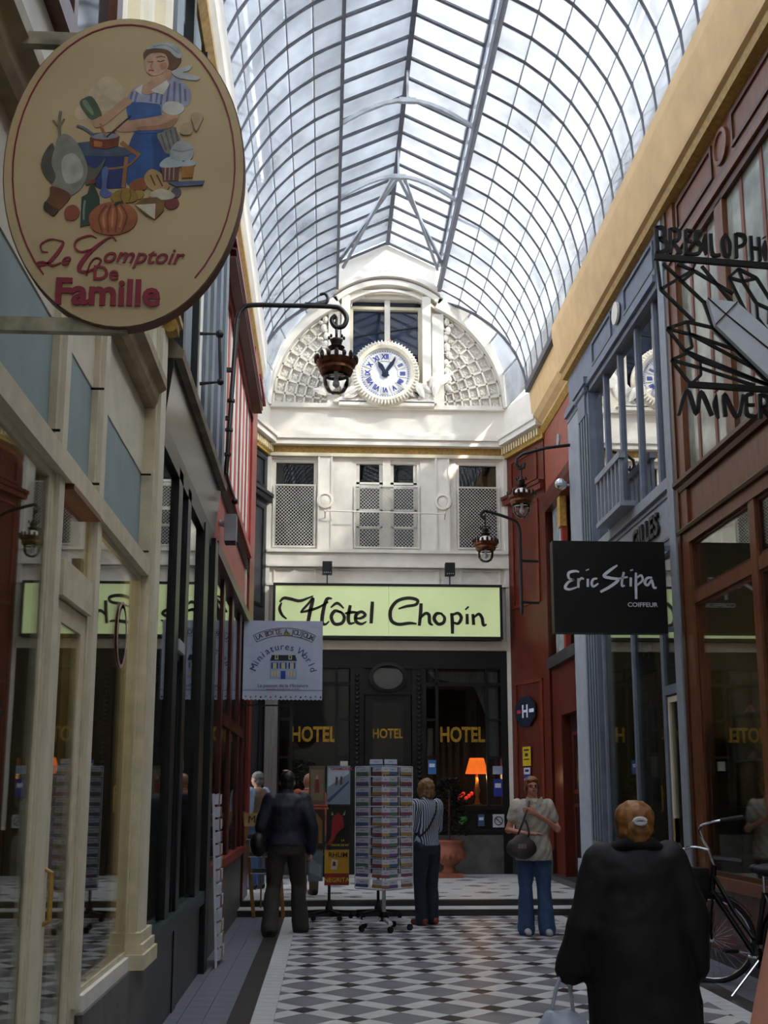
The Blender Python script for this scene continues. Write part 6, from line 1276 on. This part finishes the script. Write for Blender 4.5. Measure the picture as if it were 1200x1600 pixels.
m = MB(); trunk(m, [(.0, .1, .07, 0, 0), (.15, .13, .08, 0, 0), (.3, .11, .06, 0, 0), (.36, .07, .03, 0, 0)]); organic('sack', m, PLB, s, .014, 2, .05); MB().tube(spline([(-.05, 0, .34), (-.02, 0, .46), (.02, 0, .54)], 5), .009, 6).tube(spline([(.05, 0, .34), (.035, 0, .46), (.025, 0, .54)], 5), .009, 6).build('handles', PLB, s, local=True)
# --- bare armed person at the edge
root, J = person('bare armed person in pink top whose elbow edges into the aisle', (1.56, 3.25, 0), R(0), 1.45, jl=dict(sho=(.22, 0, 1.38), elb=(.375, -.05, .93), wri=(.2, .16, .85)), skin=SKINP, wide=1.15)
trousers(root, J, DENIMD, .016, shoecol=BLKSHOE); m = MB(); trunk(m, [r for r in J['tr'] if r[0] > .83 * J['s']], .02); organic('top', m, mat('pink top', '#a8606a', .8), root, .014, 3, .02)
hairpiece(root, J, [((0, -.015, .1), (.09, .105, .095)), ((0, -.045, .02), (.08, .07, .09))], HAIRA, .02)

# ================================================================= THINGS INSIDE THE SHOPS
def warm(name, x, y, z, r, e, col=(1, .55, .22)):
    l = bpy.data.lights.new(name, 'POINT'); l.energy = e; l.color = col; l.shadow_soft_size = r; o = bpy.data.objects.new(name, l); COL.objects.link(o); o.location = (x, y, z); return o
# table lamp in the hotel window
s = thing('table_lamp', 'glowing orange table lamp in the hotel window', 'lamp', (2.72, 19.7, 1.3)); x, y = 2.72, 19.7
MB().lathe([(.09, 1.3), (.05, 1.33), (.03, 1.45), (.06, 1.55), (.03, 1.68), (.015, 1.9)], (x, y, 0), 14).build('base', GILT, s, smooth=True); MB().lathe([(.21, 1.85), (.13, 2.13), (.12, 2.13), (.2, 1.85)], (x, y, 0), 20).build('shade', mat('glowing orange shade', '#c8561a', .7, emit=.8), s)
warm('table_lamp_light', x, y, 1.8, .06, 5); s2 = thing('lamp_table', 'dark wooden sideboard carrying the orange table lamp', 'table', (2.6, 19.75, .15)); MB().box(2.1, 3.15, 19.55, 19.95, 1.24, 1.3).build('table_top', OAKDARK, s2)
for xx in (2.14, 3.08): MB().box(xx, xx + .05, 19.58, 19.63, .15, 1.24).build('leg', OAKDARK, s2)
s = thing('window_curtain', 'grey swagged net curtain in the hotel window by brown pilaster', 'curtain', (2.9, YE + .12, 3.5)); NET = mat('grey net', '#6b655f', .9, vary=.25, scale=8, stretch=(12, 1, .5))
m = MB(); m.prism([(1.78, 3.62), (3.04, 3.62), (3.04, 3.3), (2.7, 3.36), (2.3, 3.42), (1.9, 3.5)], YE + .1, YE + .12); m.build('valance', NET, s)
m = MB(); m.prism([(2.6, 3.4), (3.04, 3.4), (3.04, 2.1), (2.86, 2.1), (2.84, 2.8)], YE + .13, YE + .15); m.build('side_drape', NET, s)
s = thing('red_flowers', 'red glowing flower lights on the hotel sideboard', 'flowers', (2.5, 19.6, 1.3))
for i in range(6): MB().ball((2.36 + .05 * i, 19.62, 1.42 + .04 * (i % 3)), .035, 8, 6).build('bloom', mat('red bloom', '#c0281a', .5, emit=.5), s)
MB().lathe([(.05, 1.3), (.07, 1.34), (.04, 1.4)], (2.5, 19.62, 0), 10).build('vase', OAKDARK, s)
s = thing('left_curtain', 'pale pleated curtain at the edge of the hotel window by the side passage', 'curtain', (-.93, YE - .12, 1.0)); m = MB(); m.prism([(-1.05, 1.2), (-.83, 1.2), (-.83, 3.6), (-1.05, 3.6)], YE - .1, YE - .06); m.build('cloth', mat('pale curtain', '#8d8880', .9, vary=.25, scale=6, stretch=(14, 1, .3)), s)
for (x, z, c_, lb, w, h) in ((1.84, 1.95, '#3c6ea8', 'blue sticker on the hotel window mullion', .14, .24), (2.98, 1.9, '#9aa6bd', 'pale notice sheet at the edge of the hotel window', .17, .14), (2.98, 1.6, '#26358f', 'dark blue notice sheet at the edge of the hotel window', .15, .3), (2.98, 1.04, '#c7c4c8', 'white no smoking sign on the hotel apron', .2, .22), (2.36, 1.05, '#3a7d38', 'round green sticker on the hotel apron', .16, .16), (2.68, 1.05, '#3a5578', 'small blue sticker on the hotel apron', .11, .2), (.32, 1.97, '#b9b7a6', 'cream paper notice on the hotel front above the posters', .13, .16)):
    o = thing('window_sticker', lb, 'sticker', (x, YE - .045, z)); yf = YE - .046 if z < 1.3 else YE - .042
    if 'round' in lb: MB().lathe([(w/2, 0), (w/2, .006), (0, .006)], (x, yf, z), 20, 'y').build('disc', mat('sticker ' + c_, c_, .5), o)
    else: MB().box(x - w/2, x + w/2, yf - .006, yf, z - h/2, z + h/2).build('sheet', mat('sticker ' + c_, c_, .5), o)
    if 'no smoking' in lb: MB().tube([(x + .07 * math.cos(i * .4), yf - .008, z + .07 * math.sin(i * .4)) for i in range(17)], .008, 5, False).tube([(x - .05, yf - .008, z + .05), (x + .05, yf - .008, z - .05)], .008, 5).build('ban_ring', BLK, o)
    elif 'blue' in lb: MB().box(x - w * .35, x + w * .35, yf - .009, yf - .006, z, z + h * .25).build('print', WP, o)
# hairdresser's window: framed poster, small posters, sign card
s = thing('framed_poster', 'tall black framed photograph hanging in the hairdresser window', 'poster', (4.1, 12.0, 1.0)); MB().frame(11.75, 12.25, 1.3, 2.75, .035, 3.86, 3.9).build('frame', IRON, s); MB().box(3.88, 3.9, 11.77, 12.23, 1.33, 2.72).build('picture', mat('mottled grey photograph', '#7f7b74', .4, vary=.4, scale=5, stretch=(1, 4, 1)), s)
s = thing('poster_strip', 'narrow strip of hair style photographs beside the framed poster', 'poster', (4.0, 12.9, 1.3)); MB().box(3.9, 3.92, 12.7, 13.0, 1.35, 2.55).build('sheet', mat('strip blue grey', '#4a5260', .4), s)
for i, c_ in enumerate(('#2b2c33', '#9a968c', '#1c1c22', '#3c3f4a')): MB().box(3.885, 3.9, 12.73, 12.97, 1.4 + i * .29, 1.64 + i * .29).build('photo', mat('photo ' + c_, c_, .4), s)
s = thing('window_sign_card', 'small black card with white brush lettering in hairdresser window', 'sign', (3.72, 12.4, 2.9)); MB().box(3.69, 3.70, 12.05, 12.75, 2.85, 3.55).build('card', MATS['matt black acrylic'], s)
ms = strokes(MB(), [[hm(*p[:2]) + (p[2],) for p in l] for l in ES], .03, 0, .004); m = MB(); m.add([(3.686, 12.4 - (v[0] - 2.89) * .62, 3.1 + (v[2] - 3.58) * .62) for v in ms.v], ms.f); m.build('brush_lettering', WP, s)
for i in range(3):
    sh = thing('product_shelf', ('lower', 'middle', 'upper')[i] + ' shelf of bottles in the hairdresser shop', 'shelf', (5.6, 11.2, 1.0 + i * .45)); MB().box(5.5, 5.9, 10.8, 13.5, 1.0 + i * .45, 1.03 + i * .45).build('board', OAKDARK, sh)
    for j in range(12): b = MB().lathe([(.03, 0), (.032, .14), (.014, .17), (.014, .2), (0, .2)], (5.58, 10.95 + j * .2, 1.03 + i * .45), 8).build('bottle', mat('bottle %d' % (j % 4), ('#b9a98a', '#7d6a52', '#a0a3a0', '#8a4a32')[j % 4], .3), None); tag(b, '%s toiletry bottle on the %s shelf of the hairdresser shop' % (('cream', 'brown', 'grey', 'rust')[j % 4], ('lower', 'middle', 'upper')[i]), 'bottle', 'bottles on the %s hairdresser shelf' % ('lower', 'middle', 'upper')[i])
warm('hairdresser_lamp', 5.0, 12.4, 3.6, .1, 14, (1, .8, .5))
# mineral shop: glass shelves with stones, warm spots
dr_ = thing('display_rack', 'iron display rack with glass shelves in the mineral shop window', 'shelf', (4.1, 9.5, .0))
for yy in (8.92, 10.18): MB().box(4.33, 4.36, yy - .012, yy + .012, .0, 2.6).box(3.85, 3.88, yy - .012, yy + .012, .0, 2.6).build('side_frame', IRON, dr_)
for i in range(4):
    z = .95 + i * .42; MB().box(3.85, 4.35, 8.9, 10.2, z, z + .015).build('glass_shelf', mat('shelf glass', '#6d7a70', .1), dr_)
    for j in range(7):
        r = random.uniform(.03, .07); st_ = MB(); a0 = random.random() * 6
        st_.loft([[(3.98 + (j % 2) * .15 + r * q * math.cos(a0 + k * 1.05) * (1 + .25 * math.sin(k * 2 + j)), 8.98 + j * .18 + r * q * math.sin(a0 + k * 1.05), z + .015 + r * t) for k in range(6)] for q, t in ((.8, 0), (1, .5), (.55, 1.1), (.12, 1.7))]); b = st_.build('mineral', mat('mineral %d' % (j % 5), ('#a08a5a', '#8d6a6a', '#b5b2a8', '#5f5a6d', '#a7683c')[j % 5], .3, vary=.3, scale=20), None); tag(b, '%s rough mineral specimen on the %s glass shelf' % (('ochre', 'rose', 'white', 'violet', 'orange')[j % 5], ('lowest', 'second lowest', 'second highest', 'highest')[i]), 'mineral', 'minerals on the %s glass shelf' % ('lowest', 'second lowest', 'second highest', 'highest')[i])
for i, yy in enumerate((8.4, 9.2, 10.0)):
    o = thing('spotlight', ('ceiling spotlight nearest the window post in the mineral shop', 'ceiling spotlight in the middle of the mineral shop', 'ceiling spotlight beside the jamb of the mineral shop')[i], 'spotlight', (4.6, yy, 2.75)); MB().lathe([(.05, .06), (.06, 0), (.04, 0)], (4.6, yy, 2.75), 12).tube([(4.6, yy, 2.8), (4.6, yy, 4.3)], .01, 6).build('housing', STEELLT, o); MB().lathe([(.045, -.004), (.045, 0), (0, 0)], (4.6, yy, 2.752), 12).build('lamp_face', emitmat('halogen face', '#ffb27a', 6), o)
warm('mineral_lamp', 4.6, 9.4, 2.6, .1, 10, (1, .72, .42))
# cream shop: wrought iron garden chairs and a table in the window, white linen
WI = mat('cream wrought iron', '#b5ab93', .5)
def garden_chair(x, y, rz, label):
    s = thing('garden_chair', label, 'chair', (x, y, .0), rz, 'iron chairs in the cream shop'); m = MB().lathe([(.19, .0), (.2, .012), (0, .014)], (0, 0, .45), 20); m.build('seat', WI, s, local=True)
    for a in (45, 135, 225, 315): MB().tube(spline([(.16 * math.cos(R(a)), .16 * math.sin(R(a)), .45), (.15 * math.cos(R(a)), .15 * math.sin(R(a)), .25), (.21 * math.cos(R(a)), .21 * math.sin(R(a)), .0)], 5), .009, 6).build('leg', WI, s, local=True)
    MB().tube(spline([(-.17, .1, .45), (-.19, .14, .7), (-.14, .17, .9), (0, .18, .97), (.14, .17, .9), (.19, .14, .7), (.17, .1, .45)], 6), .01, 6).build('back_hoop', WI, s, local=True)
    for sg in (-1, 1): MB().tube([(sg * (.06 + .055 * (1 - i / 22) * math.cos(i * .5)), .16, .74 + .055 * (1 - i / 22) * math.sin(i * .5) + .02) for i in range(20)], .006, 5).build('scroll', WI, s, local=True)
garden_chair(-1.75, 5.3, R(150), 'cream wrought iron chair beside the door of the cream shop'); garden_chair(-1.7, 6.1, R(60), 'cream wrought iron chair beside the column of the cream shop')
s = thing('garden_table', 'round cream iron table inside the cream shop window', 'table', (-2.3, 5.75, 0)); MB().lathe([(.32, .70), (.33, .72), (0, .725)], (-2.3, 5.75, 0), 24).build('top', WI, s); MB().tube([(-2.3, 5.75, .03), (-2.3, 5.75, .7)], .02, 8).build('stem', WI, s)
for a in (0, 120, 240): MB().tube(spline([(-2.3, 5.75, .2), (-2.3 + .12 * math.cos(R(a)), 5.75 + .12 * math.sin(R(a)), .12), (-2.3 + .26 * math.cos(R(a)), 5.75 + .26 * math.sin(R(a)), .0)], 4), .012, 6).build('foot', WI, s)
s = thing('oval_transfer', 'oval engraved transfer stuck on the cream shop window', 'sticker', (XL, 5.6, 2.3)); m = MB(); m.lathe([(.13, 0), (.13, .003), (.118, .003), (.118, 0)], (XL - .004, 5.72, 2.32), 32, 'x', sy=1.35); m.build('border', mat('faint pink print', '#a98a86', .6), s); MB().lathe([(.1, 0), (.1, .002), (0, .002)], (XL - .004, 5.72, 2.32), 28, 'x', sy=1.4).build('engraving', glassmat('engraved film', (.8, .78, .74), diffuse=.3, dcol=(.6, .55, .5)), s)
# red and black shops: shelves with boxes
for nm, y0, y1, lb in (('toy', 10.4, 13.6, 'red'), ('stock', 7.0, 9.6, 'black')):
    for i in range(3):
        z = .7 + i * .6; sh = thing('display_shelf', '%s shelf of boxes inside the %s shopfront' % (('lowest', 'middle', 'highest')[i], lb), 'shelf', (-1.9, y0, z)); MB().box(-2.1, -1.6, y0, y1, z, z + .03).build('board', OAKDARK, sh)
        for j in range(int((y1 - y0) / .4)):
            w = random.uniform(.12, .2); b = MB().box(-1.95, -1.7, y0 + .1 + j * .4, y0 + .1 + j * .4 + w, z + .03, z + .03 + random.uniform(.12, .3)); b = b.build('toy_box', mat('box colour %d' % (j % 5), ('#6d3a2c', '#6a6a72', '#3f5a4a', '#8a7a42', '#4a4a72')[j % 5], .5), sh)

# cream shop pendant, visible through its window
s = thing('pendant_lamp', 'small warm pendant lamp inside the cream shop', 'lamp', (-1.9, 4.9, 3.0)); MB().lathe([(.14, 2.72), (.05, 2.84), (.02, 2.88)], (-1.9, 4.9, 0), 16).tube([(-1.9, 4.9, 2.86), (-1.9, 4.9, 4.35)], .008, 6).build('shade', GILT, s); MB().ball((-1.9, 4.9, 2.73), .045).build('bulb', emitmat('warm bulb', '#ffc070', 8), s)
warm('pendant_lamp_light', -1.9, 4.9, 2.66, .05, 16, (1, .75, .45))
# lit display case in the side passage beyond the red shop
s = thing('display_case', 'lit glass display case at the corner of the side passage', 'display case', (-1.3, 17.3, .15))
MB().box(-1.62, -1.2, 17.25, 17.6, .15, .95).build('base', STONEDARK, s); MB().box(-1.62, -1.2, 17.56, 17.6, .95, 2.9).build('back', mat('glowing case lining', '#8a6238', .6, emit=.12), s); MB().box(-1.62, -1.2, 17.25, 17.6, 2.9, 3.0).build('top', OAKDARK, s)  # back lining glows by its own emission, standing in for a case lamp
for x in (-1.62, -1.23): MB().box(x, x + .03, 17.25, 17.28, .95, 2.9).build('post', GILT, s)
MB().box(-1.59, -1.23, 17.26, 17.265, .95, 2.9).build('pane', SHOPGLASS, s)
for z in (1.4, 1.9): MB().box(-1.6, -1.22, 17.28, 17.55, z, z + .02).build('shelf', STEELLT, s)
